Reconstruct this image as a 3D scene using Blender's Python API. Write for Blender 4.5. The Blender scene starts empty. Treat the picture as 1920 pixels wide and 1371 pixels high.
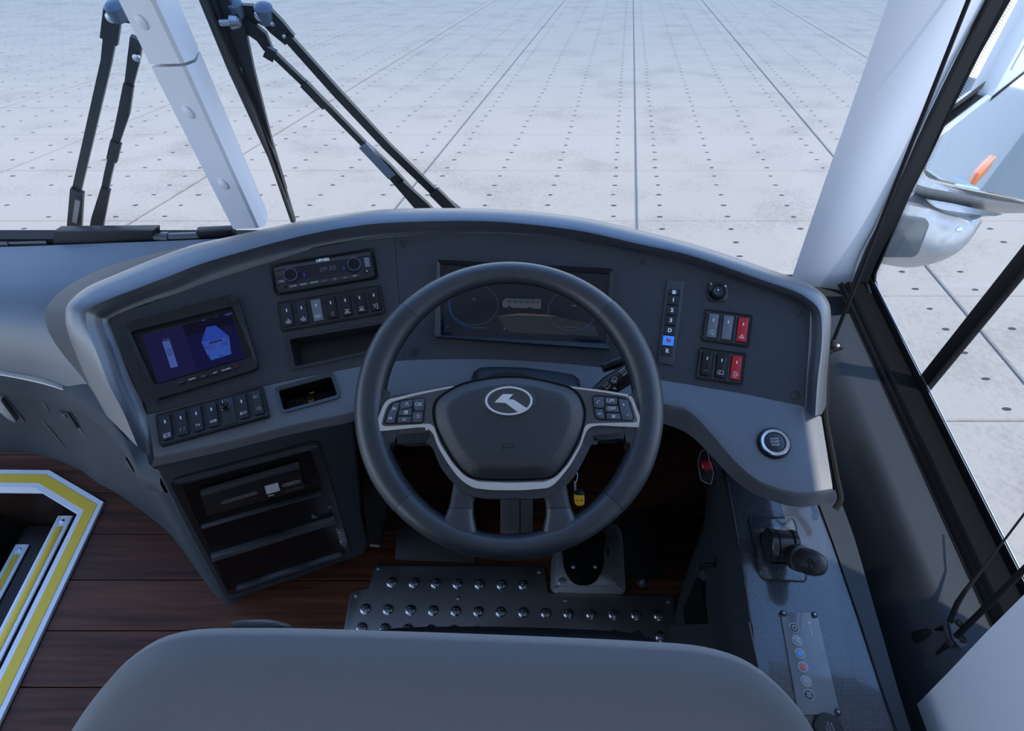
import bpy, bmesh, math, random
from mathutils import Vector as V, Matrix
random.seed(7)
S = bpy.context.scene
COL = S.collection
# ---------------------------------------------------------------- camera
FPX = 1150.0
PITCH = math.atan(1370 / FPX)
CP, SP = math.cos(PITCH), math.sin(PITCH)
CAM = V((0, 0, 1.56))
CF, CU, CR = V((0, CP, -SP)), V((0, SP, CP)), V((1, 0, 0))
cam = bpy.data.cameras.new('camera')
cam.sensor_fit = 'HORIZONTAL'; cam.sensor_width = 36.0; cam.lens = 36.0 * FPX / 1920
cam.clip_start = 0.02; cam.clip_end = 600
camo = bpy.data.objects.new('camera', cam); COL.objects.link(camo)
camo.location = CAM; camo.rotation_euler = (math.pi / 2 - PITCH, 0, 0)
S.camera = camo
# ---------------------------------------------------------------- world, sun, exposure
wd = bpy.data.worlds.new('sky'); S.world = wd; wd.use_nodes = True
nt = wd.node_tree; nt.nodes.clear()
wo = nt.nodes.new('ShaderNodeOutputWorld'); wb = nt.nodes.new('ShaderNodeBackground')
wr = nt.nodes.new('ShaderNodeValToRGB'); wt = nt.nodes.new('ShaderNodeTexCoord'); wx = nt.nodes.new('ShaderNodeSeparateXYZ')
wm = nt.nodes.new('ShaderNodeMapRange'); wm.inputs[1].default_value = -0.3; wm.inputs[2].default_value = 1.0
nt.links.new(wt.outputs['Generated'], wx.inputs[0]); nt.links.new(wx.outputs['Z'], wm.inputs[0]); nt.links.new(wm.outputs[0], wr.inputs[0])
el = wr.color_ramp.elements
el[0].position = 0.0; el[0].color = (0.70, 0.76, 0.84, 1)
el[1].position = 1.0; el[1].color = (0.16, 0.33, 0.74, 1)
e_ = wr.color_ramp.elements.new(0.30); e_.color = (0.72, 0.81, 0.94, 1)
e_ = wr.color_ramp.elements.new(0.60); e_.color = (0.31, 0.51, 0.95, 1)
nt.links.new(wr.outputs[0], wb.inputs[0]); wb.inputs[1].default_value = 2.1
nt.links.new(wb.outputs[0], wo.inputs[0])
sun = bpy.data.lights.new('sun', 'SUN'); sun.energy = 2.6; sun.angle = math.radians(0.8); sun.color = (1, 0.92, 0.82)
suno = bpy.data.objects.new('sun', sun); COL.objects.link(suno)
suno.rotation_euler = V((0.328, -0.12, 1.0)).to_track_quat('Z', 'Y').to_euler()
S.view_settings.view_transform = 'Standard'; S.view_settings.look = 'None'
S.view_settings.exposure = 0.40; S.view_settings.gamma = 1.0; S.view_settings.use_curve_mapping = False

# ---------------------------------------------------------------- geometry helpers
def ray(px, py): return CF + CR * ((px - 960) / FPX) - CU * ((py - 685.5) / FPX)
def PD(px, py, d): return CAM + ray(px, py) * d
def PX(px, py, x): r = ray(px, py); return CAM + r * (x / r.x)
def PY(px, py, y): r = ray(px, py); return CAM + r * (y / r.y)
def PZ(px, py, z): r = ray(px, py); return CAM + r * ((z - CAM.z) / r.z)
def PP(px, py, o, n):
    r = ray(px, py); return CAM + r * ((V(o) - CAM).dot(V(n)) / r.dot(V(n)))
CX0, CY0, CR0, CK, CB, CZ = 0.02986, -0.10629, 0.88660, 1.57091, 0.79300, 0.80
def cone(px, py, dr=0.0, R=None, k=None, z0=None):
    R = CR0 if R is None else R; k = CK if k is None else k; z0 = CZ if z0 is None else z0
    r = ray(px, py); t = 1.05
    def g(t):
        p = CAM + r * t
        return math.hypot((p.x - CX0) * CB, p.y - CY0) - (R + dr + k * (p.z - z0))
    for _ in range(25):
        v = g(t); dv = (g(t + 1e-5) - v) / 1e-5
        t -= max(-.15, min(.15, v / dv))
    return CAM + r * t
ZB = 0.747
RB = CR0 + CK * (ZB - CZ)
def ledge(px, py, k=3.5): return cone(px, py, 0, RB, k, ZB)
def Zm(ox, oy, s): return lambda x, y: (ox + x / s, oy + y / s)
c1 = Zm(0, 0, 2.98); c2 = Zm(380, 0, 3.188); c3 = Zm(1440, 0, 2.285); c4 = Zm(0, 400, 2.742); c5 = Zm(180, 420, 2.981)
c6 = Zm(650, 460, 2.285); c7 = Zm(1140, 480, 2.856); c8 = Zm(1240, 820, 2.4875)
d1 = Zm(0, 840, 2.581); d2 = Zm(300, 820, 4.032); d3 = Zm(620, 900, 2.8235); d4 = Zm(480, 450, 5.273); d5 = Zm(220, 540, 4.283)
d6 = Zm(1600, 800, 2.4); d7 = Zm(1220, 500, 4.897); d8 = Zm(690, 690, 3.6226)
e2 = Zm(0, 640, 4.284); e3 = Zm(1500, 480, 4.283); e5 = Zm(1620, 300, 5.273); e6 = Zm(1380, 940, 7.615); e7 = Zm(1450, 1120, 5.465); e8 = Zm(1220, 820, 3.43)
def mp(f, pts): return [f(*p) for p in pts]

class Fr:
    def __init__(s, o, u, v=None, n=None):
        s.o = V(o); s.u = V(u).normalized()
        if n is None: n = s.u.cross(V(v))
        s.n = V(n).normalized(); s.v = s.n.cross(s.u).normalized(); s.u = s.v.cross(s.n).normalized()
    def hit(s, px, py, h=0.0):
        p = PP(px, py, s.o + s.n * h, s.n) - s.o
        return (p.dot(s.u), p.dot(s.v))
    def pt(s, a, b, h=0.0): return s.o + s.u * a + s.v * b + s.n * h
    def poly(s, pts, h=0.0): return [s.hit(*p, h) for p in pts]
    def at(s, px, py, h=0.0):
        a, b = s.hit(px, py, h); return Fr(s.pt(a, b, h), s.u, n=s.n)
    def rot(s, deg):
        c, q = math.cos(math.radians(deg)), math.sin(math.radians(deg))
        return Fr(s.o, s.u * c + s.v * q, n=s.n)
    def off(s, a, b, h=0): return Fr(s.pt(a, b, h), s.u, n=s.n)
def frq(q, surf):
    p = [surf(*a) for a in q]
    o = (p[0] + p[1] + p[2] + p[3]) / 4
    u = (p[1] - p[0]) + (p[2] - p[3]); w = (p[0] - p[3]) + (p[1] - p[2])
    f = Fr(o, u, v=w); f.w = ((p[1] - p[0]).length + (p[2] - p[3]).length) / 2; f.hh = ((p[0] - p[3]).length + (p[1] - p[2]).length) / 2
    return f
def rpoly(pts, r, seg=5):
    n = len(pts); out = []
    for i in range(n):
        p0, p1, p2 = V(pts[i - 1]), V(pts[i]), V(pts[(i + 1) % n])
        d0, d1_ = (p0 - p1), (p2 - p1)
        rr = r[i] if isinstance(r, (list, tuple)) else r
        q = min(rr, d0.length * .45, d1_.length * .45)
        a, b = p1 + d0.normalized() * q, p1 + d1_.normalized() * q
        for k in range(seg + 1):
            t = k / seg
            out.append(tuple(a * (1 - t) ** 2 + p1 * 2 * t * (1 - t) + b * t * t))
    return out
def rrect(w, h, r, cx=0, cy=0, seg=5):
    return rpoly([(cx - w / 2, cy - h / 2), (cx + w / 2, cy - h / 2), (cx + w / 2, cy + h / 2), (cx - w / 2, cy + h / 2)], r, seg)
def ell(rx, ry, cx=0, cy=0, n=32): return [(cx + rx * math.cos(2 * math.pi * i / n), cy + ry * math.sin(2 * math.pi * i / n)) for i in range(n)]
def ccw(p):
    a = sum(p[i - 1][0] * p[i][1] - p[i][0] * p[i - 1][1] for i in range(len(p)))
    return p if a > 0 else list(reversed(p))
def crs(pts, n):
    """Catmull-Rom resample of 3D points to n samples, uniform in control index"""
    m = len(pts); out = []
    for i in range(n):
        s = i / (n - 1) * (m - 1); k = min(int(s), m - 2); t = s - k
        p1, p2 = pts[k], pts[k + 1]
        p0 = pts[k - 1] if k > 0 else p1 * 2 - p2
        p3 = pts[k + 2] if k + 2 < m else p2 * 2 - p1
        out.append(0.5 * ((2 * p1) + (p2 - p0) * t + (2 * p0 - 5 * p1 + 4 * p2 - p3) * t * t + (3 * p1 - p0 - 3 * p2 + p3) * t ** 3))
    return out
def sm2(pts, n):
    return [(v.x, v.y) for v in crs([V((p[0], p[1], 0)) for p in pts], n)]
def smc(pts, per=4):
    """closed smooth 2D outline"""
    m = len(pts); P = [V((p[0], p[1], 0)) for p in pts]; out = []
    for k in range(m):
        p0, p1, p2, p3 = P[k - 1], P[k], P[(k + 1) % m], P[(k + 2) % m]
        for j in range(per):
            t = j / per
            q = 0.5 * ((2 * p1) + (p2 - p0) * t + (2 * p0 - 5 * p1 + 4 * p2 - p3) * t * t + (3 * p1 - p0 - 3 * p2 + p3) * t ** 3)
            out.append((q.x, q.y))
    return out

# ---------------------------------------------------------------- object helpers
def wloc(o):
    l = V((0, 0, 0))
    while o is not None: l += o.location; o = o.parent
    return l
def thing(name, label, cat, loc, group=None, kind=None):
    o = bpy.data.objects.new(name, None); COL.objects.link(o); o.location = V(loc); o.empty_display_size = 0.05
    tag(o, label, cat, group, kind); return o
def tag(o, label=None, cat=None, group=None, kind=None):
    if label: o['label'] = label
    if cat: o['category'] = cat
    if group: o['group'] = group
    if kind: o['kind'] = kind
    return o
def fin(name, bm, mat, parent=None, smooth=35, label=None, kind=None, uvf=None):
    vs = bm.verts
    if parent is not None: L = wloc(parent)
    else:
        L = V((sum(v.co.x for v in vs) / len(vs), sum(v.co.y for v in vs) / len(vs), min(v.co.z for v in vs)))
    if uvf:
        uv = bm.loops.layers.uv.new('UVMap')
        for f in bm.faces:
            for l in f.loops: l[uv].uv = uvf(l.vert.co)
    bmesh.ops.translate(bm, verts=bm.verts, vec=-L)
    me = bpy.data.meshes.new(name); bm.to_mesh(me); bm.free()
    if smooth:
        me.polygons.foreach_set('use_smooth', [True] * len(me.polygons))
        me.set_sharp_from_angle(angle=math.radians(smooth))
    if mat is not None: me.materials.append(mat)
    o = bpy.data.objects.new(name, me); COL.objects.link(o)
    if parent is not None: o.parent = parent
    else: o.location = L
    if label: o['label'] = label
    if kind: o['kind'] = kind
    return o
def frame_uv(fr): return lambda c: ((c - fr.o).dot(fr.u), (c - fr.o).dot(fr.v))
def plate(name, fr, poly, h0, h1, mat, parent=None, bev=0, seg=2, **kw):
    bm = bmesh.new(); poly = ccw(poly)
    top = [bm.verts.new(fr.pt(a, b, h1)) for a, b in poly]; bot = [bm.verts.new(fr.pt(a, b, h0)) for a, b in poly]
    n = len(poly); tf = bm.faces.new(top); bm.faces.new(list(reversed(bot)))
    for i in range(n): bm.faces.new((bot[i], bot[(i + 1) % n], top[(i + 1) % n], top[i]))
    if bev:
        try: bmesh.ops.bevel(bm, geom=list(tf.edges), offset=bev, segments=seg, profile=.5, affect='EDGES', clamp_overlap=True)
        except Exception: pass
    return fin(name, bm, mat, parent, uvf=frame_uv(fr), **kw)
def ring(name, fr, outer, inner, h0, h1, mat, parent=None, hi=None, **kw):
    """frame with an opening; outer and inner have the same point count; hi = height of the inner lip"""
    outer, inner = ccw(outer), ccw(inner); n = len(outer); hi = h1 if hi is None else hi
    bm = bmesh.new()
    L = [[bm.verts.new(fr.pt(a, b, h)) for a, b in p] for p, h in ((outer, h0), (outer, h1), (inner, hi), (inner, h0))]
    for k in range(4):
        A, B = L[k], L[(k + 1) % 4]
        for i in range(n): bm.faces.new((A[i], A[(i + 1) % n], B[(i + 1) % n], B[i]))
    return fin(name, bm, mat, parent, uvf=frame_uv(fr), **kw)
def dome(name, fr, poly, prof, mat, parent=None, h0=0, c=None, **kw):
    """stack of scaled copies of an outline, prof = [(scale, h)...] outside in"""
    poly = ccw(poly); n = len(poly)
    cx = sum(p[0] for p in poly) / n if c is None else c[0]; cy = sum(p[1] for p in poly) / n if c is None else c[1]
    bm = bmesh.new(); R = []
    for s, h in [(prof[0][0], h0)] + list(prof): R.append([bm.verts.new(fr.pt(cx + (a - cx) * s, cy + (b - cy) * s, h)) for a, b in poly])
    bm.faces.new(list(reversed(R[0])))
    for A, B in zip(R, R[1:]):
        for i in range(n): bm.faces.new((A[i], A[(i + 1) % n], B[(i + 1) % n], B[i]))
    bm.faces.new(R[-1])
    return fin(name, bm, mat, parent, uvf=frame_uv(fr), **kw)
def loft(name, rows, mat, parent=None, thick=0, closed=False, flip=False, caps=False, **kw):
    bm = bmesh.new(); G = [[bm.verts.new(p) for p in r] for r in rows]
    uvl = {}
    for i, r in enumerate(rows):
        u = 0
        for j, p in enumerate(r):
            if j: u += (p - r[j - 1]).length
            w = sum((rows[q][j] - rows[q - 1][j]).length for q in range(1, i + 1))
            uvl[G[i][j]] = (u, w)
    n = len(rows[0])
    for i in range(len(rows) - 1):
        for j in range(n if closed else n - 1):
            k = (j + 1) % n
            q = (G[i][j], G[i][k], G[i + 1][k], G[i + 1][j])
            try: bm.faces.new(q if not flip else tuple(reversed(q)))
            except Exception: pass
    if caps and closed:
        bm.faces.new(list(reversed(G[0])) if not flip else G[0]); bm.faces.new(G[-1] if not flip else list(reversed(G[-1])))
    uv = bm.loops.layers.uv.new('UVMap')
    for f in bm.faces:
        for l in f.loops: l[uv].uv = uvl[l.vert]
    if thick:
        bm.normal_update()
        vn = {v: v.normal.copy() for v in bm.verts}
        faces = list(bm.faces); edges = [e for e in bm.edges if e.is_boundary]
        mpv = {v: bm.verts.new(v.co - vn[v] * thick) for v in list(bm.verts)}
        for f in faces:
            nf = bm.faces.new([mpv[v] for v in reversed(f.verts)])
            for l in nf.loops: l[uv].uv = uvl[[k for k in f.verts if mpv[k] is l.vert][0]]
        for e in edges:
            f = e.link_faces[0]
            for l in f.loops:
                if l.edge is e:
                    a, b = l.vert, l.link_loop_next.vert
                    try: bm.faces.new((b, a, mpv[a], mpv[b]))
                    except Exception: pass
                    break
    return fin(name, bm, mat, parent, **kw)
def tube(name, pts, r, mat, parent=None, seg=10, caps=True, **kw):
    bm = bmesh.new(); R = []; n = len(pts); up = None
    for i, p in enumerate(pts):
        d = (pts[min(i + 1, n - 1)] - pts[max(i - 1, 0)]).normalized()
        if up is None: up = d.orthogonal().normalized()
        a = (up - d * up.dot(d)).normalized(); up = a; b = d.cross(a)
        rr = r[i] if isinstance(r, (list, tuple)) else r
        R.append([bm.verts.new(p + (a * math.cos(2 * math.pi * k / seg) + b * math.sin(2 * math.pi * k / seg)) * rr) for k in range(seg)])
    for A, B in zip(R, R[1:]):
        for k in range(seg): bm.faces.new((A[k], A[(k + 1) % seg], B[(k + 1) % seg], B[k]))
    if caps: bm.faces.new(list(reversed(R[0]))); bm.faces.new(R[-1])
    return fin(name, bm, mat, parent, **kw)
def bar(name, a, b, w, h, mat, parent=None, up=(0, 0, 1), w2=None, h2=None, bev=0, **kw):
    """square bar from a to b, w across, h along up"""
    a, b = V(a), V(b); d = (b - a).normalized(); s = d.cross(V(up)).normalized(); u = s.cross(d)
    w2 = w if w2 is None else w2; h2 = h if h2 is None else h2
    bm = bmesh.new()
    A = [bm.verts.new(a + s * x * w / 2 + u * y * h / 2) for x, y in ((-1, -1), (1, -1), (1, 1), (-1, 1))]
    B = [bm.verts.new(b + s * x * w2 / 2 + u * y * h2 / 2) for x, y in ((-1, -1), (1, -1), (1, 1), (-1, 1))]
    bm.faces.new(list(reversed(A))); bm.faces.new(B)
    for k in range(4): bm.faces.new((A[k], A[(k + 1) % 4], B[(k + 1) % 4], B[k]))
    bmesh.ops.recalc_face_normals(bm, faces=bm.faces)
    if bev: bmesh.ops.bevel(bm, geom=list(bm.edges), offset=bev, segments=2, profile=.5, affect='EDGES', clamp_overlap=True)
    return fin(name, bm, mat, parent, **kw)
def box(name, lo, hi, mat, parent=None, bev=0, **kw):
    lo, hi = V(lo), V(hi)
    bm = bmesh.new(); bmesh.ops.create_cube(bm, size=1)
    for v in bm.verts: v.co = V(((lo[i] + hi[i]) / 2 + v.co[i] * (hi[i] - lo[i]) for i in range(3)))
    if bev: bmesh.ops.bevel(bm, geom=list(bm.edges), offset=bev, segments=2, profile=.5, affect='EDGES', clamp_overlap=True)
    return fin(name, bm, mat, parent, **kw)
def lathe(name, fr, prof, mat, parent=None, seg=32, **kw):
    """prof = [(radius, h)...] about the frame's normal"""
    bm = bmesh.new(); R = []
    for r, h in prof:
        if r < 1e-6: R.append([bm.verts.new(fr.pt(0, 0, h))])
        else: R.append([bm.verts.new(fr.pt(r * math.cos(2 * math.pi * k / seg), r * math.sin(2 * math.pi * k / seg), h)) for k in range(seg)])
    for A, B in zip(R, R[1:]):
        for k in range(seg):
            a, b = A[k % len(A)], A[(k + 1) % len(A)]; c, d = B[(k + 1) % len(B)], B[k % len(B)]
            vs = []
            for q in (a, b, c, d):
                if q not in vs: vs.append(q)
            if len(vs) > 2: bm.faces.new(vs)
    if len(R[0]) > 1: bm.faces.new(list(reversed(R[0])))
    if len(R[-1]) > 1: bm.faces.new(R[-1])
    bmesh.ops.recalc_face_normals(bm, faces=bm.faces)
    return fin(name, bm, mat, parent, uvf=frame_uv(fr), **kw)
def strokes(name, fr, lines, w, mat, parent, h=0.0003, th=0.0002, **kw):
    """printed line drawing: each polyline is a thin ribbon on the frame"""
    bm = bmesh.new()
    for ln in lines:
        for (a, b) in zip(ln, ln[1:]):
            a, b = V(a), V(b); d = b - a
            if d.length < 1e-7: continue
            d.normalize(); s = V((-d.y, d.x)) * w / 2; a = a - d * w * .3; b = b + d * w * .3
            q = [a - s, b - s, b + s, a + s]
            bm.faces.new([bm.verts.new(fr.pt(p.x, p.y, h + th)) for p in q])
    return fin(name, bm, mat, parent, smooth=0, **kw)
def fills(name, fr, polys, mat, parent, h=0.0004, **kw):
    bm = bmesh.new()
    for p in polys:
        bm.faces.new([bm.verts.new(fr.pt(a, b, h)) for a, b in ccw(p)])
    return fin(name, bm, mat, parent, smooth=0, **kw)
def text(name, fr, s, size, mat, parent, a=0, b=0, h=0.0004, deg=0, sx=1.0, bold=0.0, ext=0.0, **kw):
    cu = bpy.data.curves.new('t', 'FONT'); cu.body = s; cu.size = size; cu.align_x = 'CENTER'; cu.align_y = 'CENTER'
    cu.offset = bold; cu.resolution_u = 3
    ob = bpy.data.objects.new('t', cu); me = bpy.data.meshes.new_from_object(ob)
    bm = bmesh.new(); bm.from_mesh(me); bpy.data.objects.remove(ob); bpy.data.curves.remove(cu); bpy.data.meshes.remove(me)
    f2 = fr.rot(deg) if deg else fr
    o = fr.pt(a, b, h)
    for v in bm.verts: v.co = o + f2.u * v.co.x * sx + f2.v * v.co.y
    return fin(name, bm, mat, parent, smooth=0, **kw)
def cutout(o, fr, poly, h0, h1):
    """cut a prism-shaped opening through object o"""
    c = plate('cutter', fr, poly, h0, h1, None)
    m = o.modifiers.new('cut', 'BOOLEAN'); m.operation = 'DIFFERENCE'; m.solver = 'EXACT'; m.object = c
    bpy.context.view_layer.update()
    dg = bpy.context.evaluated_depsgraph_get()
    me = bpy.data.meshes.new_from_object(o.evaluated_get(dg))
    o.modifiers.clear(); o.data = me
    bpy.data.objects.remove(c)
    me.polygons.foreach_set('use_smooth', [True] * len(me.polygons)); me.set_sharp_from_angle(angle=math.radians(35))

# ---------------------------------------------------------------- materials
MATS = {}
def mat(name, col, rough=.5, metal=0, spec=.5, bump=None, emit=None, coat=0, ior=None):
    m = bpy.data.materials.new(name); m.use_nodes = True; nt = m.node_tree
    b = nt.nodes['Principled BSDF']
    b.inputs['Base Color'].default_value = (*col, 1); b.inputs['Roughness'].default_value = rough; b.inputs['Metallic'].default_value = metal
    b.inputs['Specular IOR Level'].default_value = spec
    if ior: b.inputs['IOR'].default_value = ior
    if coat: b.inputs['Coat Weight'].default_value = coat; b.inputs['Coat Roughness'].default_value = .06
    if emit: b.inputs['Emission Color'].default_value = (*emit[0], 1); b.inputs['Emission Strength'].default_value = emit[1]
    if bump:
        sc, st, kind = bump
        tc = nt.nodes.new('ShaderNodeTexCoord')
        t = nt.nodes.new('ShaderNodeTexNoise' if kind == 'n' else 'ShaderNodeTexVoronoi'); t.inputs['Scale'].default_value = sc
        if kind == 'n': t.inputs['Detail'].default_value = 3
        bp = nt.nodes.new('ShaderNodeBump'); bp.inputs['Strength'].default_value = st; bp.inputs['Distance'].default_value = 0.001
        nt.links.new(tc.outputs['Object'], t.inputs['Vector']); nt.links.new(t.outputs[0], bp.inputs['Height']); nt.links.new(bp.outputs[0], b.inputs['Normal'])
    MATS[name] = m; return m
def mix_col(m, sc, c1_, c2_, lo=.35, hi=.65, detail=4, stretch=None):
    """procedural two-tone mottling for a material's own colour"""
    nt = m.node_tree; b = nt.nodes['Principled BSDF']
    tc = nt.nodes.new('ShaderNodeTexCoord'); mpn = nt.nodes.new('ShaderNodeMapping'); t = nt.nodes.new('ShaderNodeTexNoise'); r = nt.nodes.new('ShaderNodeValToRGB')
    if stretch: mpn.inputs['Scale'].default_value = stretch
    t.inputs['Scale'].default_value = sc; t.inputs['Detail'].default_value = detail
    r.color_ramp.elements[0].position = lo; r.color_ramp.elements[0].color = (*c1_, 1); r.color_ramp.elements[1].position = hi; r.color_ramp.elements[1].color = (*c2_, 1)
    nt.links.new(tc.outputs['Object'], mpn.inputs[0]); nt.links.new(mpn.outputs[0], t.inputs['Vector']); nt.links.new(t.outputs[0], r.inputs[0]); nt.links.new(r.outputs[0], b.inputs['Base Color'])
    return m
GREY = mat('dash_grey', (.046, .055, .068), .42, ior=1.6, bump=(900, .25, 'n'))
HOOD = mat('hood_grey', (.042, .050, .062), .40, ior=2.3, bump=(900, .2, 'n'))
DTOP = mat('dash_top_grey', (.046, .055, .068), .38, ior=2.0, bump=(900, .25, 'n'))
LEDGE = mat('ledge_grey', (.130, .145, .165), .40, ior=1.6, bump=(700, .35, 'n'))
SIDE = mat('side_grey', (.029, .036, .044), .58, spec=.28, bump=(600, .3, 'n'))
BLK = mat('black_plastic', (.010, .011, .013), .42)
BLKG = mat('black_gloss', (.006, .007, .009), .14)
RUB = mat('black_rubber', (.005, .005, .006), .6, spec=.2)
DARK = mat('soft_black', (.004, .0045, .005), .8, spec=.12)
FOAM = mat('black_foam', (.010, .010, .010), .95, bump=(500, 1, 'n'))
LEATH = mat('leather_smooth', (.030, .035, .044), .40, ior=1.75, bump=(420, .18, 'v'))
PAD = mat('airbag_grain', (.028, .030, .035), .42, ior=1.65, bump=(650, .5, 'v'))
CHROME = mat('chrome', (.92, .93, .95), .14, 1)
DCHR = mat('smoked_chrome', (.15, .165, .19), .12, 1)
CHRD = mat('dusty_chrome', (.42, .43, .43), .42, .75)
mix_col(CHRD, 60, (.40, .41, .41), (.47, .47, .46), .45, .75)
ALU = mat('brushed_aluminium', (.60, .64, .72), .38, 1)
STEEL = mat('dull_steel', (.40, .41, .43), .42, 1, bump=(30, .2, 'n'))
ZINC = mat('cast_zinc', (.42, .44, .46), .42, .85, bump=(120, .3, 'n'))
WHITE = mat('white_trim', (.78, .80, .84), .38)
WPRINT = mat('white_print', (.80, .82, .84), .5)
GPRINT = mat('grey_print', (.32, .34, .37), .5)
YEL = mat('yellow_grip', (.80, .52, .035), .6)
LIP = mat('pale_lip', (.74, .76, .82), .4)
RED = mat('red_plastic', (.62, .02, .03), .35)
REDB = mat('red_button', (.70, .01, .015), .25)
BLUEB = mat('blue_key', (.05, .22, .75), .35, emit=((.05, .25, .9), .35))
ORANGE = mat('orange_lens', (.95, .22, .03), .25)
FABRIC = mat('seat_fabric', (.168, .185, .212), .8, bump=(900, .4, 'n'))
CUSH = mat('cushion_vinyl', (.012, .012, .015), .5, bump=(900, .3, 'n'))
HILITE = mat('edge_highlight', (.62, .56, .47), .3)  # pale colour stands for light caught by the trim edge
MINT = mat('grey_rocker', (.17, .18, .20), .35)
ROCK = mat('black_rocker', (.012, .014, .018), .25)
ROCKB = mat('blue_black_rocker', (.022, .028, .038), .3)
BEZ = mat('bezel_grey', (.028, .031, .036), .3)
SCR = mat('screen_glass', (.010, .014, .024), .09)
WOODG = mat('dark_wood', (.05, .02, .015), .38)
KEYY = mat('key_yellow', (.80, .42, .01), .4)
BROWN = mat('brown_metal', (.45, .30, .12), .35, .8)
BODYW = mat('body_paint', (.78, .81, .85), .18, coat=.5)
CEIL = mat('ceiling_cloth', (.80, .81, .84), .8)
WGLASSD = mat('dark_window', (.22, .25, .24), .12)
PITM = mat('pit_dark', (.030, .032, .035), .9)
TARR = mat('joint_sealant', (.14, .17, .20), .9)

def carbon(name, rough, a, b, sc=.0019, coat=0):
    m = mat(name, a, rough, coat=coat); nt = m.node_tree; bs = nt.nodes['Principled BSDF']
    uv = nt.nodes.new('ShaderNodeUVMap'); mpn = nt.nodes.new('ShaderNodeMapping'); ck = nt.nodes.new('ShaderNodeTexChecker')
    mpn.inputs['Rotation'].default_value = (0, 0, math.radians(45)); ck.inputs['Scale'].default_value = 1 / sc
    ck.inputs['Color1'].default_value = (*a, 1); ck.inputs['Color2'].default_value = (*b, 1)
    nt.links.new(uv.outputs[0], mpn.inputs[0]); nt.links.new(mpn.outputs[0], ck.inputs['Vector']); nt.links.new(ck.outputs['Color'], bs.inputs['Base Color'])
    bp = nt.nodes.new('ShaderNodeBump'); bp.inputs['Strength'].default_value = .25; bp.inputs['Distance'].default_value = .0005
    nt.links.new(ck.outputs['Fac'], bp.inputs['Height']); nt.links.new(bp.outputs[0], bs.inputs['Normal'])
    return m
CARB = carbon('carbon_weave', .34, (.012, .014, .018), (.078, .090, .108))
CARBG = carbon('carbon_weave_gloss', .20, (.014, .017, .022), (.075, .088, .108), coat=.6)

def perf():
    m = mat('leather_perforated', (.030, .036, .045), .42, ior=1.65); nt = m.node_tree; bs = nt.nodes['Principled BSDF']
    uv = nt.nodes.new('ShaderNodeUVMap'); mpn = nt.nodes.new('ShaderNodeMapping'); mpn.inputs['Rotation'].default_value = (0, 0, math.radians(45))
    mpn.inputs['Scale'].default_value = (300, 300, 300)
    vm = nt.nodes.new('ShaderNodeVectorMath'); vm.operation = 'FRACTION'
    v2 = nt.nodes.new('ShaderNodeVectorMath'); v2.operation = 'SUBTRACT'; v2.inputs[1].default_value = (.5, .5, 0)
    v3 = nt.nodes.new('ShaderNodeVectorMath'); v3.operation = 'MULTIPLY'; v3.inputs[1].default_value = (1, 1, 0)
    ln = nt.nodes.new('ShaderNodeVectorMath'); ln.operation = 'LENGTH'
    r = nt.nodes.new('ShaderNodeValToRGB'); r.color_ramp.elements[0].position = .20; r.color_ramp.elements[0].color = (.004, .004, .006, 1)
    r.color_ramp.elements[1].position = .27; r.color_ramp.elements[1].color = (.031, .037, .046, 1)
    nt.links.new(uv.outputs[0], mpn.inputs[0]); nt.links.new(mpn.outputs[0], vm.inputs[0]); nt.links.new(vm.outputs[0], v2.inputs[0])
    nt.links.new(v2.outputs[0], v3.inputs[0]); nt.links.new(v3.outputs[0], ln.inputs[0]); nt.links.new(ln.outputs['Value'], r.inputs[0]); nt.links.new(r.outputs[0], bs.inputs['Base Color'])
    bp = nt.nodes.new('ShaderNodeBump'); bp.inputs['Strength'].default_value = .5; bp.inputs['Distance'].default_value = .0006
    nt.links.new(r.outputs[0], bp.inputs['Height']); nt.links.new(bp.outputs[0], bs.inputs['Normal'])
    return m
PERF = perf()
def glass(name, tint, refl=.06):
    m = bpy.data.materials.new(name); m.use_nodes = True; nt = m.node_tree; nt.nodes.clear()
    o = nt.nodes.new('ShaderNodeOutputMaterial'); mx = nt.nodes.new('ShaderNodeMixShader'); t = nt.nodes.new('ShaderNodeBsdfTransparent'); g = nt.nodes.new('ShaderNodeBsdfGlossy')
    fr_ = nt.nodes.new('ShaderNodeFresnel'); fr_.inputs[0].default_value = 1.30
    t.inputs[0].default_value = (*tint, 1); g.inputs['Roughness'].default_value = .02; g.inputs[0].default_value = (.9, .9, .9, 1)
    nt.links.new(fr_.outputs[0], mx.inputs[0]); nt.links.new(t.outputs[0], mx.inputs[1]); nt.links.new(g.outputs[0], mx.inputs[2]); nt.links.new(mx.outputs[0], o.inputs[0])
    return m
GLASS = glass('window_glass', (.97, .99, .985))
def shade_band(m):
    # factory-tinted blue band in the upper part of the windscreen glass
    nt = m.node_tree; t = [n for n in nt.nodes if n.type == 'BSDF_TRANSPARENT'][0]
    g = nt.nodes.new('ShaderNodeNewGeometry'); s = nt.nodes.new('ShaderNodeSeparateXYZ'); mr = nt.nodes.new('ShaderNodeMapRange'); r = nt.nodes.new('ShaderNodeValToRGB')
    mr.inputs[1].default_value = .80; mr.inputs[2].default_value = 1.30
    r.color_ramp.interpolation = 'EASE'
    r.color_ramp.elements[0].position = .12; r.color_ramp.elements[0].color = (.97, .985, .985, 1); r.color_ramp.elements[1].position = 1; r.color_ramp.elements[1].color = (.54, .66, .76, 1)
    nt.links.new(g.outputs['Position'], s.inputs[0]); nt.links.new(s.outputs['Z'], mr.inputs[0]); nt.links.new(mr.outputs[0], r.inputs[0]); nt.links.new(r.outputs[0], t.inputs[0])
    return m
WSG = shade_band(glass('windscreen_glass', (.97, .985, .985)))
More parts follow.
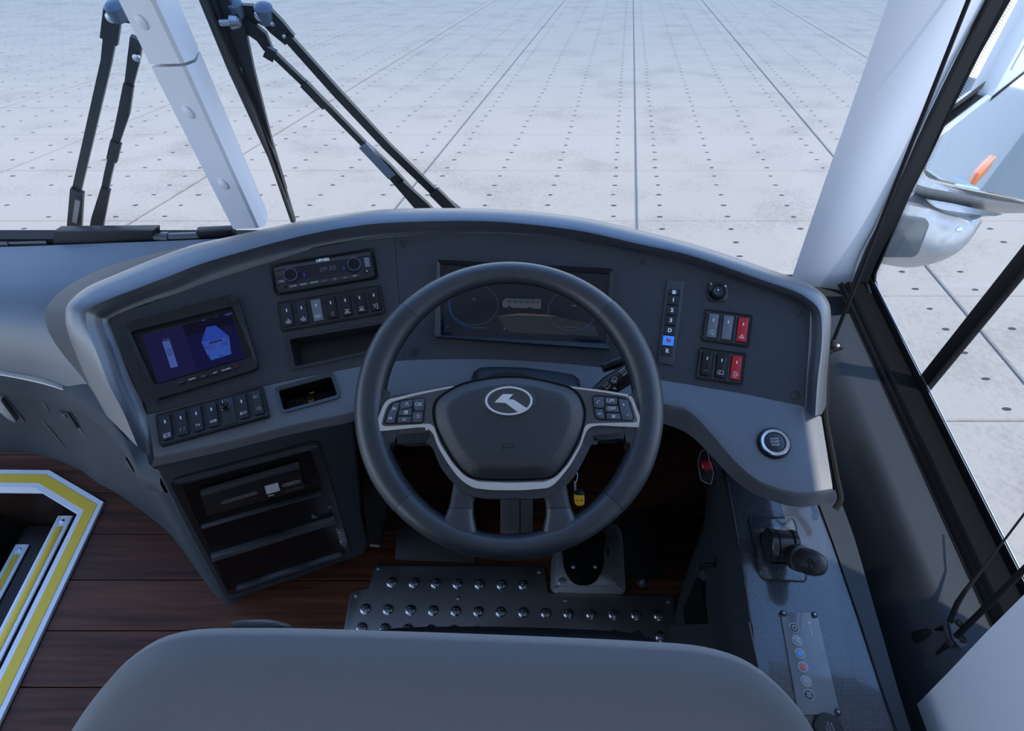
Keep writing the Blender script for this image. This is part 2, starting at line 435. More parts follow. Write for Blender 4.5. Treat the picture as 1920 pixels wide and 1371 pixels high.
CLEAR = glass('clear_plastic', (.80, .84, .90))
def concrete():
    m = mat('concrete', (.30, .30, .29), .62); nt = m.node_tree; bs = nt.nodes['Principled BSDF']
    tc = nt.nodes.new('ShaderNodeTexCoord'); n1 = nt.nodes.new('ShaderNodeTexNoise'); n2 = nt.nodes.new('ShaderNodeTexNoise'); mpn = nt.nodes.new('ShaderNodeMapping')
    mpn.inputs['Scale'].default_value = (1, .6, 1)
    n1.inputs['Scale'].default_value = 1.1; n1.inputs['Detail'].default_value = 6; n2.inputs['Scale'].default_value = 26; n2.inputs['Detail'].default_value = 8; n2.inputs['Roughness'].default_value = .7
    mx = nt.nodes.new('ShaderNodeMath'); mx.operation = 'ADD'; r = nt.nodes.new('ShaderNodeValToRGB')
    r.color_ramp.elements[0].position = .72; r.color_ramp.elements[0].color = (.226, .190, .148, 1); r.color_ramp.elements[1].position = 1.25; r.color_ramp.elements[1].color = (.310, .262, .205, 1)
    nt.links.new(tc.outputs['Object'], n1.inputs[0]); nt.links.new(tc.outputs['Object'], mpn.inputs[0]); nt.links.new(mpn.outputs[0], n2.inputs[0])
    nt.links.new(n1.outputs[0], mx.inputs[0]); nt.links.new(n2.outputs[0], mx.inputs[1])
    sc = nt.nodes.new('ShaderNodeMath'); sc.operation = 'MULTIPLY'; sc.inputs[1].default_value = 1.0
    nt.links.new(mx.outputs[0], sc.inputs[0]); nt.links.new(sc.outputs[0], r.inputs[0]); nt.links.new(r.outputs[0], bs.inputs['Base Color'])
    bp = nt.nodes.new('ShaderNodeBump'); bp.inputs['Strength'].default_value = .5; bp.inputs['Distance'].default_value = .01
    nt.links.new(n2.outputs[0], bp.inputs['Height']); nt.links.new(bp.outputs[0], bs.inputs['Normal'])
    return m
CONC = concrete()
def woodm():
    m = mat('wood_plank', (.05, .02, .015), .48, spec=.22, bump=(60, .1, 'n')); nt = m.node_tree; bs = nt.nodes['Principled BSDF']
    tc = nt.nodes.new('ShaderNodeTexCoord'); mpn = nt.nodes.new('ShaderNodeMapping'); mpn.inputs['Scale'].default_value = (1.2, 22, 1)
    oi = nt.nodes.new('ShaderNodeObjectInfo'); n = nt.nodes.new('ShaderNodeTexNoise'); n.noise_dimensions = '4D'; n.inputs['Scale'].default_value = 3; n.inputs['Detail'].default_value = 6
    mu = nt.nodes.new('ShaderNodeMath'); mu.operation = 'MULTIPLY'; mu.inputs[1].default_value = 40
    r = nt.nodes.new('ShaderNodeValToRGB'); r.color_ramp.elements[0].position = .3; r.color_ramp.elements[0].color = (.046, .014, .008, 1); r.color_ramp.elements[1].position = .75; r.color_ramp.elements[1].color = (.150, .052, .026, 1)
    hs = nt.nodes.new('ShaderNodeHueSaturation'); mr = nt.nodes.new('ShaderNodeMapRange'); mr.inputs[3].default_value = .75; mr.inputs[4].default_value = 1.25
    nt.links.new(oi.outputs['Random'], mu.inputs[0]); nt.links.new(mu.outputs[0], n.inputs['W']); nt.links.new(tc.outputs['Object'], mpn.inputs[0]); nt.links.new(mpn.outputs[0], n.inputs['Vector'])
    nt.links.new(n.outputs[0], r.inputs[0]); nt.links.new(r.outputs[0], hs.inputs['Color']); nt.links.new(oi.outputs['Random'], mr.inputs[0]); nt.links.new(mr.outputs[0], hs.inputs['Value']); nt.links.new(hs.outputs[0], bs.inputs['Base Color'])
    return m
WOOD = woodm()
def emat(name, col, st): return mat(name, (.0, .0, .0), .2, spec=.15, emit=(col, st))
#@@STRUCT
# ================================================================ SETTING
# ---------------------------------------------------------------- ground: concrete apron falling gently away from the bus nose
HG = 2.9
PG = math.atan(840.5 / FPX)
GF = (CF * math.cos(PG) + CU * math.sin(PG)).normalized()
GN = (CU * math.cos(PG) - CF * math.sin(PG)).normalized()
G0 = CAM - GN * HG
SK = 0.1957 * math.cos(PG)
SW, SL = 1.027 * HG, 0.614 * HG
B0 = 2.368 * HG
def gab(a, b, h=0.0): return G0 + CR * (a + SK * b) + GF * b + GN * h
# joint whose line passes x=1187 at the top of the picture
_p = PP(1192, 330, G0, GN) - G0
A0 = _p.dot(CR) - SK * _p.dot(GF)
def slab_mesh(bm, a0, a1, b0, b1, t=.08):
    c = .012
    lo = [bm.verts.new(gab(a, b, -t)) for a, b in ((a0, b0), (a1, b0), (a1, b1), (a0, b1))]
    mid = [bm.verts.new(gab(a, b, -c)) for a, b in ((a0, b0), (a1, b0), (a1, b1), (a0, b1))]
    hi = [bm.verts.new(gab(a, b, 0)) for a, b in ((a0 + c, b0 + c), (a1 - c, b0 + c), (a1 - c, b1 - c), (a0 + c, b1 - c))]
    bm.faces.new(hi)
    for A, B in ((lo, mid), (mid, hi)):
        for k in range(4): bm.faces.new((A[k], A[(k + 1) % 4], B[(k + 1) % 4], B[k]))
bm = bmesh.new()
bm.faces.new([bm.verts.new(gab(a, b, -.025)) for a, b in ((-160, -4.5), (120, -4.5), (120, 160), (-160, 160))])
ground = fin('ground', bm, TARR, smooth=0)
tag(ground, 'pale concrete apron of large slabs in front of the bus', 'ground', kind='structure')
I0, I1, J0, J1 = -6, 6, -4, 17
JW, JT = .028, .010
cells = [(i, j) for j in range(J0, J1) for i in range(I0, I1)]
far = bmesh.new()
def cell(i, j): return (A0 + i * SW + JW / 2, A0 + (i + 1) * SW - JW / 2, B0 + j * SL + JT / 2, B0 + (j + 1) * SL - JT / 2)
for i, j in cells:
    b = bmesh.new(); slab_mesh(b, *cell(i, j)); fin('concrete_slab', b, CONC, ground, smooth=0)
for j in range(J0, 60):
    for i in range(-30, 26):
        if J0 <= j < J1 and I0 <= i < I1: continue
        if j < 17 and (i < -14 or i > 12): continue
        slab_mesh(far, *cell(i, j))
fin('distant_slabs', far, CONC, ground, smooth=0, kind='stuff')
pits = bmesh.new()
for i in range(-12, 12):
    for fx in (.096, .365, .632, .904):
        for j in range(-4, 26):
            for q in range(5):
                a = A0 + (i + fx) * SW + random.uniform(-.012, .012); b = B0 + (j + (q + .36) / 5) * SL + random.uniform(-.01, .01)
                w, d = .036 + random.uniform(-.006, .006), .021 + random.uniform(-.004, .004)
                vs = [pits.verts.new(gab(a + w * math.cos(t) * (1.0 if abs(math.cos(t)) < .9 else .95), b + d * math.sin(t), .0015)) for t in [math.pi * (k + .5) / 4 for k in range(8)]]
                pits.faces.new(vs)
fin('tie_down_pits', pits, PITM, ground, smooth=0, kind='stuff')

# ---------------------------------------------------------------- bus shell
XR, XL, YF = 0.80, -1.72, 1.15
def WS(z, dy=0): return YF - .065 * (z - .69) + dy
def PW(px, py, dy=0):  # pixel on the windscreen plane moved dy towards the front
    return PP(px, py, (0, YF + dy, .69), (0, 1, .065))
# floor planks
floor = thing('floor', 'dark red-brown wooden plank floor of the bus', 'floor', (-.3, .3, 0), kind='structure')
PB = .342 - .125 * 7
for k in range(13):
    y0, y1 = PB + k * .125, PB + (k + 1) * .125 - .0022
    x0 = -1.135 if y0 < .87 else XL
    bm = bmesh.new()
    p = [(x0, y0), (.64, y0), (.64, y1), (x0, y1)]
    if .80 < y0 < .87: p = [(-1.19, y0), (.64, y0), (.64, y1), (XL, y1), (XL, .912), (-1.335, .912)]
    elif .70 < y0 < .80: p = [(-1.135, y0), (.64, y0), (.64, y1), (-1.185, y1), (-1.135, .815)]
    fin_ = plate('plank', Fr((0, 0, 0), (1, 0, 0), n=(0, 0, 1)), p, -.02, 0, WOOD, floor, bev=.001, seg=1)
box('subfloor', (-1.13, -1.2, -.06), (.8, 1.12, -.021), DARK, floor)
# aisle floor behind the driver
box('aisle_floor', (-1.13, -5, -.03), (.8, PB - .002, 0), WOODG, floor)
# step well: risers, treads and their yellow/white nosings
FZ = Fr((0, 0, 0), (1, 0, 0), n=(0, 0, 1))
well = thing('step_well', 'entrance step well with yellow and white edged treads', 'steps', (-1.4, .5, -.6))
STEPD = mat('dark_tread', (.020, .011, .008), .35, spec=.18)
box('riser', (-1.16, -.6, -.2), (-1.14, .82, -.021), STEPD, well)
box('tread', (-1.40, -.6, -.22), (-1.14, .93, -.2), STEPD, well)
box('riser', (-1.42, -.6, -.4), (-1.40, .93, -.22), STEPD, well)
box('tread', (-1.66, -.6, -.42), (-1.40, .93, -.4), STEPD, well)
box('riser', (-1.68, -.6, -.62), (-1.66, .93, -.42), STEPD, well)
box('tread', (XL, -.6, -.64), (-1.66, .93, -.62), STEPD, well)
box('front_wall', (XL, .935, -.64), (-1.14, .95, -.021), STEPD, well)
edge = thing('step_edging', 'white and yellow edging strip along the top of the step well', 'edging', (-1.2, .6, 0))
def strip(path, off0, off1, z0, z1, name, m, parent):
    """band between two offsets (to the left of travel) of a plan polyline"""
    n = len(path); P = [V(p) for p in path]
    def offp(i, o):
        if i == 0: d = (P[1] - P[0]).normalized(); return P[0] + V((-d.y, d.x)) * o
        if i == n - 1: d = (P[-1] - P[-2]).normalized(); return P[-1] + V((-d.y, d.x)) * o
        d0, d1_ = (P[i] - P[i - 1]).normalized(), (P[i + 1] - P[i]).normalized()
        n0, n1 = V((-d0.y, d0.x)), V((-d1_.y, d1_.x)); m_ = (n0 + n1).normalized()
        return P[i] + m_ * (o / m_.dot(n0))
    pl = [tuple(offp(i, off0)) for i in range(n)] + [tuple(offp(i, off1)) for i in reversed(range(n))]
    plate(name, FZ, pl, z0, z1, m, parent, bev=.0008, seg=1)
path = [(-1.138, -.5), (-1.138, .808), (-1.338, .909), (XL, .914)]
strip(path, 0, .014, -.002, .007, 'white_border', LIP, edge)
strip(path, .014, .042, -.002, .008, 'yellow_band', YEL, edge)
strip(path, .042, .056, -.03, .007, 'white_lip', LIP, edge)
for X, Z, y1 in ((-1.39, -.2, .865), (-1.643, -.4, .86)):
    t = thing('step_nosing', 'yellow and white nosing on the %s tread of the entrance steps' % ('upper' if Z > -.3 else 'lower'), 'nosing', (X, .2, Z), group='step nosings')
    box('white_strip', (X - .016, -.5, Z), (X - .004, y1, Z + .006), LIP, t, bev=.001)
    box('yellow_band', (X - .004, -.5, Z), (X + .017, y1 - .035, Z + .007), YEL, t, bev=.001)
    box('white_strip', (X + .017, -.5, Z), (X + .030, y1, Z + .006), LIP, t, bev=.001)
    box('end_plate', (X - .004, y1 - .035, Z), (X + .017, y1, Z + .006), LIP, t)
    lathe('rivet', Fr((X + .0065, y1 - .018, Z + .006), (1, 0, 0), n=(0, 0, 1)), [(.006, 0), (.006, .001), (.004, .002), (0, .0022)], ALU, t, 12)
# front wall below the windscreen, ceiling, side walls
wf = box('wall_front', (XL, 1.151, -.9), (XR + .05, 1.20, .47), BODYW); tag(wf, 'white body panel of the bus nose under the windscreen', 'wall', kind='structure')
bh = box('wall_footwell', (-1.13, 1.10, -.02), (.70, 1.139, .47), DARK); tag(bh, 'black bulkhead at the front of the footwell', 'wall', kind='structure')
ce = box('ceiling', (XL, -5, 2.06), (XR + .05, 1.10, 2.12), CEIL); tag(ce, 'pale ceiling of the bus', 'ceiling', kind='structure')
hd = box('trim_1', (XL, 1.0, 1.92), (XR + .05, 1.10, 2.06), WHITE); tag(hd, 'white header over the windscreen', 'trim', kind='structure')
wl = thing('wall_left', 'door side wall of the bus', 'wall', (XL, -1, -.7), kind='structure')
box('panel', (XL - .04, -5, -.7), (XL, -.7, .75), WHITE, wl); box('header', (XL - .04, -5, 1.75), (XL, 1.1, 2.1), WHITE, wl)
for y in (-5, -3.6, -2.1, -.7, 1.02): box('post', (XL - .04, y, .7 if y < -.71 else -.7), (XL, y + .09, 1.8), WHITE, wl)
dr1 = thing('door_1', 'entrance door with a dark lower panel and glass above', 'door', (XL, .2, -.66), kind='structure')
box('lower_panel', (XL - .035, -.60, -.66), (XL - .005, 1.01, -.30), SIDE, dr1, bev=.004)
box('frame_rail', (XL - .035, -.60, 1.68), (XL - .005, 1.01, 1.75), RUB, dr1)
bm = bmesh.new(); bm.faces.new([bm.verts.new(V((XL - .02, y, z))) for y, z in ((-.6, -.30), (1.01, -.30), (1.01, 1.68), (-.6, 1.68))]); fin('pane', bm, GLASS, dr1, smooth=0)
wbk = thing('wall_back', 'rear wall of the bus', 'wall', (-.4, -5, 0), kind='structure')
box('panel', (XL, -5.04, -.7), (XR, -5, 1.2), WHITE, wbk)
box('panel', (XL, -5.04, 1.8), (XR, -5, 2.1), WHITE, wbk)

# right side wall: inner trim panel, ridge, sill and window frame
wrt = thing('wall_right', 'dark grey side wall trim with a ridge under the driver window', 'wall', (.70, .3, 0), kind='structure')
def wall_row(f): return [f(y) for y in [-.7 + 1.72 * k / 24 for k in range(25)]]
rows = []
for (x, z) in ((.590, .05), (.597, .40), (.612, .455), (.634, .513), (.650, .548), (.655, .559), (.661, .567), (.667, .572), (.675, .5745), (.700, .578), (.722, .584)):
    rows.append([V((x, y, z + .045 * y)) for y in [-.7 + 1.63 * k / 20 for k in range(21)]])
loft('trim_panel', rows, SIDE, wrt, flip=False)
rows = [[V((x, y, z + .045 * y)) for y in (-.7, 1.02)] for (x, z) in ((.7225, .586), (.730, .580), (.735, .590), (.742, .581), (.748, .590), (.752, .570))]
loft('rubber_seal', rows, RUB, wrt)
rows = [[V((x, y, z + .045 * y)) for y in (-.7, 1.02)] for (x, z) in ((.750, .588), (.790, .590), (.7905, .600), (.793, .601), (.7945, .584))]
loft('sill_rail', rows, DARK, wrt)
bar('glass_rail', V((.7925, -.6, .5785)), V((.7925, 1.0, .6505)), .0016, .003, ALU, wrt)
box('outer_skin', (.826, -5, -1.0), (.850, 1.20, .53), BODYW, wrt)
box('sun_gap_cover', (.505, .60, .485), (.63, 1.10, .50), SIDE, wrt)  # plate added to keep sun from falling through beside the dash
box('sun_leak_filler', (.60, .945, .0), (.79, 1.10, .585), SIDE, wrt)  # block added to stop sun leaking in past the trim end
box('lower_wall', (.70, -5, -.05), (.826, 1.1, .52), DARK, wrt)
box('header', (.79, -5, 1.72), (.806, 1.1, 2.1), WHITE, wrt)
box('rear_panel', (.66, -5, .5), (.850, -.75, .80), WHITE, wrt)
for y in (-5, -3.6, -2.2, -.75): box('post', (.79, y, .5), (.85, y + .09, 1.8), WHITE, wrt)
# side window: black edge printing, divider post, glass
sw = thing('window_1', 'driver side window with black dotted edge and a dark divider post', 'window', (.80, .2, .58), kind='structure')
# frame outline on X=.80 from pixels: inner boundary of the black printing
FX = Fr((.80, 0, 0), (0, 1, 0), n=(-1, 0, 0))
def fx(px, py): p = PX(px, py, .80); return (p.y, p.z)
inb = [fx(*p) for p in mp(c3, [(1030, 0), (900, 230), (800, 430), (700, 640), (600, 840), (530, 1000), (480, 1120), (458, 1170), (456, 1200), (466, 1235), (500, 1310)])] + [fx(*p) for p in [(1719, 704), (1728, 758), (1745, 793), (1895, 1105)]]
top = (inb[0][0] + .0, 1.75)
outb = [(1.045 + .02, 1.75)]
blk = [(1.10, 1.75), (inb[0][0] - .005, 1.75)] + inb + [(-.6, .592), (-.6, .56), (1.10, .56)]
plate('black_border', Fr((.80, 0, 0), (0, -1, 0), n=(-1, 0, 0)), [(-a, b) for a, b in blk], -.004, .0, RUB, sw)
# dotted fade of the printing
bm = bmesh.new()
fr_ = Fr((.7995, 0, 0), (0, -1, 0), n=(-1, 0, 0))
edgept = inb[:8]
for (p, q) in zip(edgept, edgept[1:]):
    L = math.hypot(q[0] - p[0], q[1] - p[1]); n = max(1, int(L / .0042))
    for k in range(n):
        t = k / n; y, z = p[0] + (q[0] - p[0]) * t, p[1] + (q[1] - p[1]) * t
        for r in range(7):
            s = .0016 * (1 - r / 8.5); yy = y - .0012 - r * .0036
            bm.faces.new([bm.verts.new(V((.7994, yy + s * math.cos(w), z + s * math.sin(w)))) for w in (0, 1.047, 2.094, 3.1416, 4.189, 5.236)])
fin('printed_dots', bm, RUB, sw, smooth=0, kind='stuff')
dv = [fx(*p) for p in mp(e3, [(905, 1020), (945, 965), (985, 982), (1030, 950), (1285, 580)])]
q1 = [fx(1719, 700), fx(1730, 709), fx(1741, 703), fx(1800, 615), fx(1920, 468), fx(1920, 515), fx(1800, 657), fx(1726, 757)]
ctr0, ctr1 = PX(1722, 735, .80), PX(1920, 490, .80)
dd = (ctr1 - ctr0).normalized()
bar('divider_post', ctr0 - dd * .03, ctr0 + dd * 1.25, .016, .030, RUB, sw, up=(0, 1, 0), bev=.004)
bar('divider_glass_edge', ctr0 + V((.012, .004, -.01)), ctr0 + dd * 1.25 + V((.012, .004, 0)), .006, .010, mat('smoke_strip', (.16, .19, .22), .2), sw, up=(0, 1, 0))
bm = bmesh.new()
bm.faces.new([bm.verts.new(V((.803, y, z))) for y, z in ((1.05, .58), (-.6, .56), (-.6, 1.74), (1.05, 1.74))])
fin('pane', bm, GLASS, sw, smooth=0)
lk = Fr(PX(1629, 552, .792), (0, 1, 0), n=(-1, 0, 0))
lkp = [PX(*p, .790) for p in mp(e3, [(478, 200), (548, 190), (592, 300), (570, 380), (540, 360)])]
plate('latch', Fr((.790, 0, 0), (0, -1, 0), n=(-1, 0, 0)), [(-p.y, p.z) for p in lkp], -.004, .010, BLKG, sw, bev=.003)

# windscreen
w2 = thing('window_2', 'two-piece windscreen with a black lower seal', 'window', (-.4, 1.15, .62), kind='structure')
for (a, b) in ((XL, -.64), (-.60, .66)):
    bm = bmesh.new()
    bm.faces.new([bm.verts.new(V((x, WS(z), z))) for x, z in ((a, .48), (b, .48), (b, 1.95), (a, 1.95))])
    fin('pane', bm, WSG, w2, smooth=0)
zs = PW(200, 430).z
box('lower_seal', (XL, 1.115, .45), (-.50, 1.148, zs), RUB, w2)
box('lower_seal', (-.50, 1.115, .40), (.75, 1.148, .50), RUB, w2)

# centre windscreen post
pl_, pr_, prt = mp(c1, [(560, -200), (650, 0), (840, 375), (1300, 1282), (1340, 1362)]), mp(c1, [(760, -200), (855, 0), (1030, 372), (1440, 1275), (1478, 1355)]), mp(c1, [(850, -220), (950, 0), (1100, 345), (1490, 1257), (1520, 1330)])
post = thing('trim_2', 'white windscreen post with three round screw caps', 'trim', PW(465, 428, -.06), kind='structure')
def postseg(a, b, name, g=0):
    L = [PW(*pl_[k], -.045) for k in (a, b)]; M = [PW(*pr_[k], -.085) for k in (a, b)]; R_ = [PW(*prt[k], -.045) for k in (a, b)]
    if a == 0:
        for q in (L, M, R_): q[0] = q[1] + (q[0] - q[1]) * ((1.93 - q[1].z) / (q[0].z - q[1].z))
    if g: L[1], M[1], R_[1] = [q[0] + (q[1] - q[0]) * g for q in (L, M, R_)]
    BL, BR = [p + V((.01, .045, 0)) for p in L], [p + V((-.01, .045, 0)) for p in R_]
    secs = []
    for i in range(2):
        secs.append([BL[i], L[i] + (BL[i] - L[i]) * .15, L[i] + (M[i] - L[i]) * .03, M[i] + (L[i] - M[i]) * .07, M[i] + (R_[i] - M[i]) * .16, R_[i] + (M[i] - R_[i]) * .12, R_[i] + (BR[i] - R_[i]) * .2, BR[i]])
    return loft(name, secs, WHITE, post, closed=True, caps=True, flip=True, smooth=28)
def lin(A, B, t): return A + (B - A) * t
postseg(0, 2, 'upper_cover', .994); postseg(2, 3, 'lower_cover'); 
pn = ((PW(*pr_[2], -.085) - PW(*pl_[2], -.045)).cross(PW(*pl_[1], -.045) - PW(*pl_[2], -.045))).normalized()
if pn.y > 0: pn = -pn
for (x, y, r) in ((267, 41, .0125), (354, 210, .0125), (420, 345, .0125)):
    k = 1 if y < 126 else 2
    n_ = (PW(*pr_[k + 1], -.085) - PW(*pl_[k + 1], -.045)).cross(PW(*pl_[k], -.045) - PW(*pl_[k + 1], -.045)).normalized()
    if n_.y > 0: n_ = -n_
    f = Fr(PP(x, y, PW(*pl_[k], -.045), n_), (1, 0, 0), n=n_)
    lathe('screw_cap', f, [(r, -.002), (r, .001), (r * .9, .0035), (r * .6, .0055), (r * .25, .0065), (0, .0066)], WHITE, post, 28)

# right front pillar
pil = thing('trim_3', 'broad white front pillar beside the driver window', 'trim', (.68, 1.05, .6), kind='structure')
Lp = mp(c3, [(620, -220), (517, 0), (355, 460), (235, 800), (100, 1195), (70, 1290), (20, 1430)])
Mp = mp(c3, [(905, -180), (840, 0), (640, 400), (500, 650), (330, 1050), (270, 1200), (215, 1400)])
Rp = mp(c3, [(1010, -160), (935, 0), (780, 300), (655, 560), (480, 940), (400, 1100), (300, 1400)])
def upto(P): d = P[0] - P[2]; return [P[0] + d * ((1.95 - P[0].z) / d.z)] + P
A = crs(upto([PY(*p, 1.075) for p in Lp]), 29); B = crs(upto([PY(*p, 1.045) for p in Mp]), 29); C_ = crs(upto([PX(*p, .778) for p in Rp]), 29)
rows = []
for t in [k / 12 for k in range(13)]:
    r = []
    for a, b, c in zip(A, B, C_):
        q = lin(lin(a, b, min(1, t * 1.15)), lin(b, c, max(0, t * 1.1 - .1)), t)
        r.append(q)
    rows.append(r)
loft('pillar_cover', [[p + V((.06, .06, 0)) for p in rows[0]]] + rows + [[p + V((.03, .03, 0)) for p in rows[-1]]], WHITE, pil, flip=True)
fA = [PX(*p, .776) for p in mp(c3, [(1010, -160), (932, 0), (800, 260), (655, 560), (560, 780), (470, 960), (400, 1110), (300, 1371)])]
fB = [PX(*p, .786) for p in mp(c3, [(1100, -180), (1012, 0), (880, 255), (770, 480), (640, 770), (560, 940), (470, 1110), (420, 1240)])]
fA, fB = upto(fA), upto(fB)
loft('window_gasket', [crs(fA, 20), [p + V((-.006, 0, 0)) for p in crs([(a + b) / 2 for a, b in zip(fA, fB)], 20)], crs(fB, 20)], mat('gasket_grey', (.030, .030, .031), .5), pil, flip=True)
# white partition beside the driver's shoulder
pa = thing('trim_4', 'pale bluish-white trim panel at the lower right corner beside the driver', 'trim', (.66, .1, .3), kind='structure')
ed = [PX(*p, .625) for p in ((1560, 1478), (1670, 1371), (1780, 1259), (1850, 1185), (1920, 1115), (2050, 985), (2200, 840))]
ed += [V((.625, .345, 1.45)), V((.625, .36, 2.06))]  # unseen upper post, added to block and shape the side sun
rows = [[p + V((.17, -.01, 0)) for p in ed], [p + V((.006, .001, 0)) for p in ed], ed, [p + V((.0, -.005, 0)) for p in ed], [V((.635, -.72, p.z)) for p in ed]]
loft('panel', rows, WHITE, pa)
#@@
# ================================================================ DASHBOARD
ST = [ # outer pad edge, pad front edge, face lower edge, panel edge, height step of the outer edge
 ((210,790),(258,838),(270,850),(289,858),-.035), ((190,755),(232,776),(245,776),(276,777),-.035), ((163,708),(203,720),(220,718),(245,712),-.030),
 ((146,670),(183,668),(202,664),(227,664),-.024), ((130,630),(166,624),(186,622),(210,620),-.014), ((124,598),(160,597),(180,600),(203,604),-.006),
 ((130,572),(166,580),(186,588),(208,596),0), ((164,542),(200,562),(215,572),(235,584),.004), ((219,517),(250,543),(262,552),(280,567),.008),
 ((292,487),(310,520),(318,533),(331,551),.010), ((365,462),(375,495),(382,506),(390,529),.010), ((438,446),(445,474),(448,484),(455,508),.010),
 ((520,428),(525,452),(527,462),(530,484),.010), ((600,412),(603,434),(604,444),(606,462),.010), ((693,399),(695,420),(696,431),(697,448),.010),
 ((787,395),(788,415),(788,426),(788,440),.010), ((900,396),(900,414),(900,425),(900,437),.010), ((1000,402),(998,421),(996,430),(995,441),.010),
 ((1100,415),(1095,434),(1092,443),(1090,451),.010), ((1200,438),(1192,456),(1188,464),(1185,468),.010), ((1288,461),(1284,476),(1282,484),(1279,491),.009),
 ((1370,487),(1362,501),(1358,509),(1352,511),.008), ((1440,512),(1430,525),(1425,533),(1420,533),.006), ((1500,533),(1488,545),(1482,552),(1478,554),.004),
 ((1532,551),(1518,562),(1511,568),(1505,568),.0), ((1550,572),(1535,579),(1525,582),(1515,576),-.005), ((1555,600),(1541,602),(1530,602),(1519,590),-.010),
 ((1552,650),(1541,650),(1529,650),(1516,650),-.014), ((1545,720),(1533,720),(1522,718),(1512,715),-.018), ((1541,777),(1529,780),(1520,775),(1509,762),-.018)]
dash = thing('dashboard', 'grey wraparound dashboard with a carbon-look instrument panel', 'dashboard', (0, .8, .55))
Bp = [cone(*s[1], -.050) for s in ST]
Cp = [cone(*s[2], -.030) for s in ST]
Dp = [cone(*s[3], -.002) for s in ST]
Ap = [PZ(*s[0], b.z + (s[4] if s[4] < 0 else s[4] * .1)) for s, b in zip(ST, Bp)]
def outw(p, k, dz):
    d = V((p.x - CX0, p.y - CY0 - .1, 0)).normalized(); return p + d * k + V((0, 0, dz))
Zp = [outw(a, .05, -.03) for a in Ap]; Zq = [outw(a, .09, -.16) for a in Ap]
NS = 150
def blend(P, Q, t): return [lin(p, q, t) for p, q in zip(P, Q)]
def arcrow(P, Q, t, k, up): return [lin(p, q, t) + u * (k * 4 * t * (1 - t)) for p, q, u in zip(P, Q, up)]
UPN = [(V((0, 0, 1)) - outw(V((p.x, p.y, 0)), 1, 0).normalized() * 0) for p in Bp]
rA, rB, rC, rD, rZ, rQ = [crs(P, NS) for P in (Ap, Bp, Cp, Dp, Zp, Zq)]
upz = [V((0, 0, 1))] * NS
def cnorm(p):
    n = V((-(p.x - CX0) * CB * CB, -(p.y - CY0), 0)) / math.hypot((p.x - CX0) * CB, p.y - CY0); n.z = CK; return n.normalized()
rN = [cnorm(p) for p in rD]
rim_out = [(b - c).normalized() for b, c in zip(rB, rC)]
rows = [rQ, rZ, rA, arcrow(rA, rB, .35, .001, upz), arcrow(rA, rB, .7, .0012, upz), arcrow(rA, rB, .92, .0006, upz),
        [b + (c - b) * .05 for b, c in zip(rB, rC)], [lin(b, c, .30) for b, c in zip(rB, rC)], [lin(b, c, .7) for b, c in zip(rB, rC)], rC,
        [lin(c, d, .35) - n * .004 for c, d, n in zip(rC, rD, rN)], [lin(c, d, .75) - n * .003 for c, d, n in zip(rC, rD, rN)], rD, [d - n * .02 for d, n in zip(rD, rN)]]
loft('hood_pad', rows, HOOD, dash, smooth=40)
# carbon panels, left and centre
def cpix(pts, n): return [(v.x, v.y) for v in crs([V((a, b, 0)) for a, b in pts], n)]
def carbon_panel(name, topc, botc, n, m, thick=.003):
    T, B = cpix(topc, n), cpix(botc, n)
    rows = []
    for i in range(m + 1):
        t = i / m
        rows.append([cone(b[0] + (a[0] - b[0]) * t, b[1] + (a[1] - b[1]) * t) for a, b in zip(T, B)])
    return loft(name, rows, CARB, dash, thick=thick, smooth=40)
lp = carbon_panel('instrument_panel', [(205, 610), (206, 600), (214, 593), (247, 581), (331, 551), (415, 521), (499, 494), (582, 467), (650, 454), (700, 447), (739.6, 442)],
    [(277, 777), (279, 776.4), (300, 771), (330, 764), (415, 744), (480, 728), (532, 715), (610, 700), (680, 687), (720, 681), (756.8, 676)], 60, 16)
cp_ = carbon_panel('instrument_panel', [(740.2, 441.5), (800, 438), (880, 436), (960, 437), (1050, 445), (1140, 460), (1238, 480), (1336, 506), (1420, 532), (1490, 559), (1510, 570), (1519, 585)],
    [(757.4, 676), (800, 674.5), (860, 674), (913, 674), (980, 677), (1044, 681), (1145, 692), (1241, 713), (1320, 725), (1420, 744), (1490, 758), (1509, 762)], 70, 16)
bk_ = [[cone(740 + 17 * t + o, 441 + 235 * t, .010) for t in [i / 10 for i in range(11)]] for o in (-25, 25)]
loft('seam_backing', bk_, DARK, dash)
# ledge below the panels
LG = [((277,778),(289,858),(284,876)), ((415,744),(420,830),(420,846)), ((532,716),(532,802),(532,818)), ((612,700),(600,787),(600,803)), ((680,687),(664,772),(662,790)),
 ((760,676),(742,742),(742,762)), ((913,674),(913,727),(913,748)), ((1044,681),(1044,730),(1044,750)), ((1145,692),(1150,742),(1150,766)), ((1241,713),(1245,758),(1245,795)),
 ((1290,721),(1292,772),(1287,812)), ((1340,729.5),(1333,813),(1322,842)), ((1385,737),(1368,855),(1352,875)), ((1430,746),(1403,890),(1388,909)), ((1470,755),(1438,911),(1430,933)),
 ((1509,763),(1500,926),(1497,951)), ((1540,782),(1562,919),(1567,941))]
L0 = [cone(*s[0], -.001) for s in LG]
L1 = [ledge(*s[1]) for s in LG]
L2 = [PZ(*s[2], l.z - (.030 if i < 5 else .045)) for i, (s, l) in enumerate(zip(LG, L1))]
r0, r1, r2 = [crs(P, 130) for P in (L0, L1, L2)]
inn = [(b - a).normalized() for a, b in zip(r0, r1)]
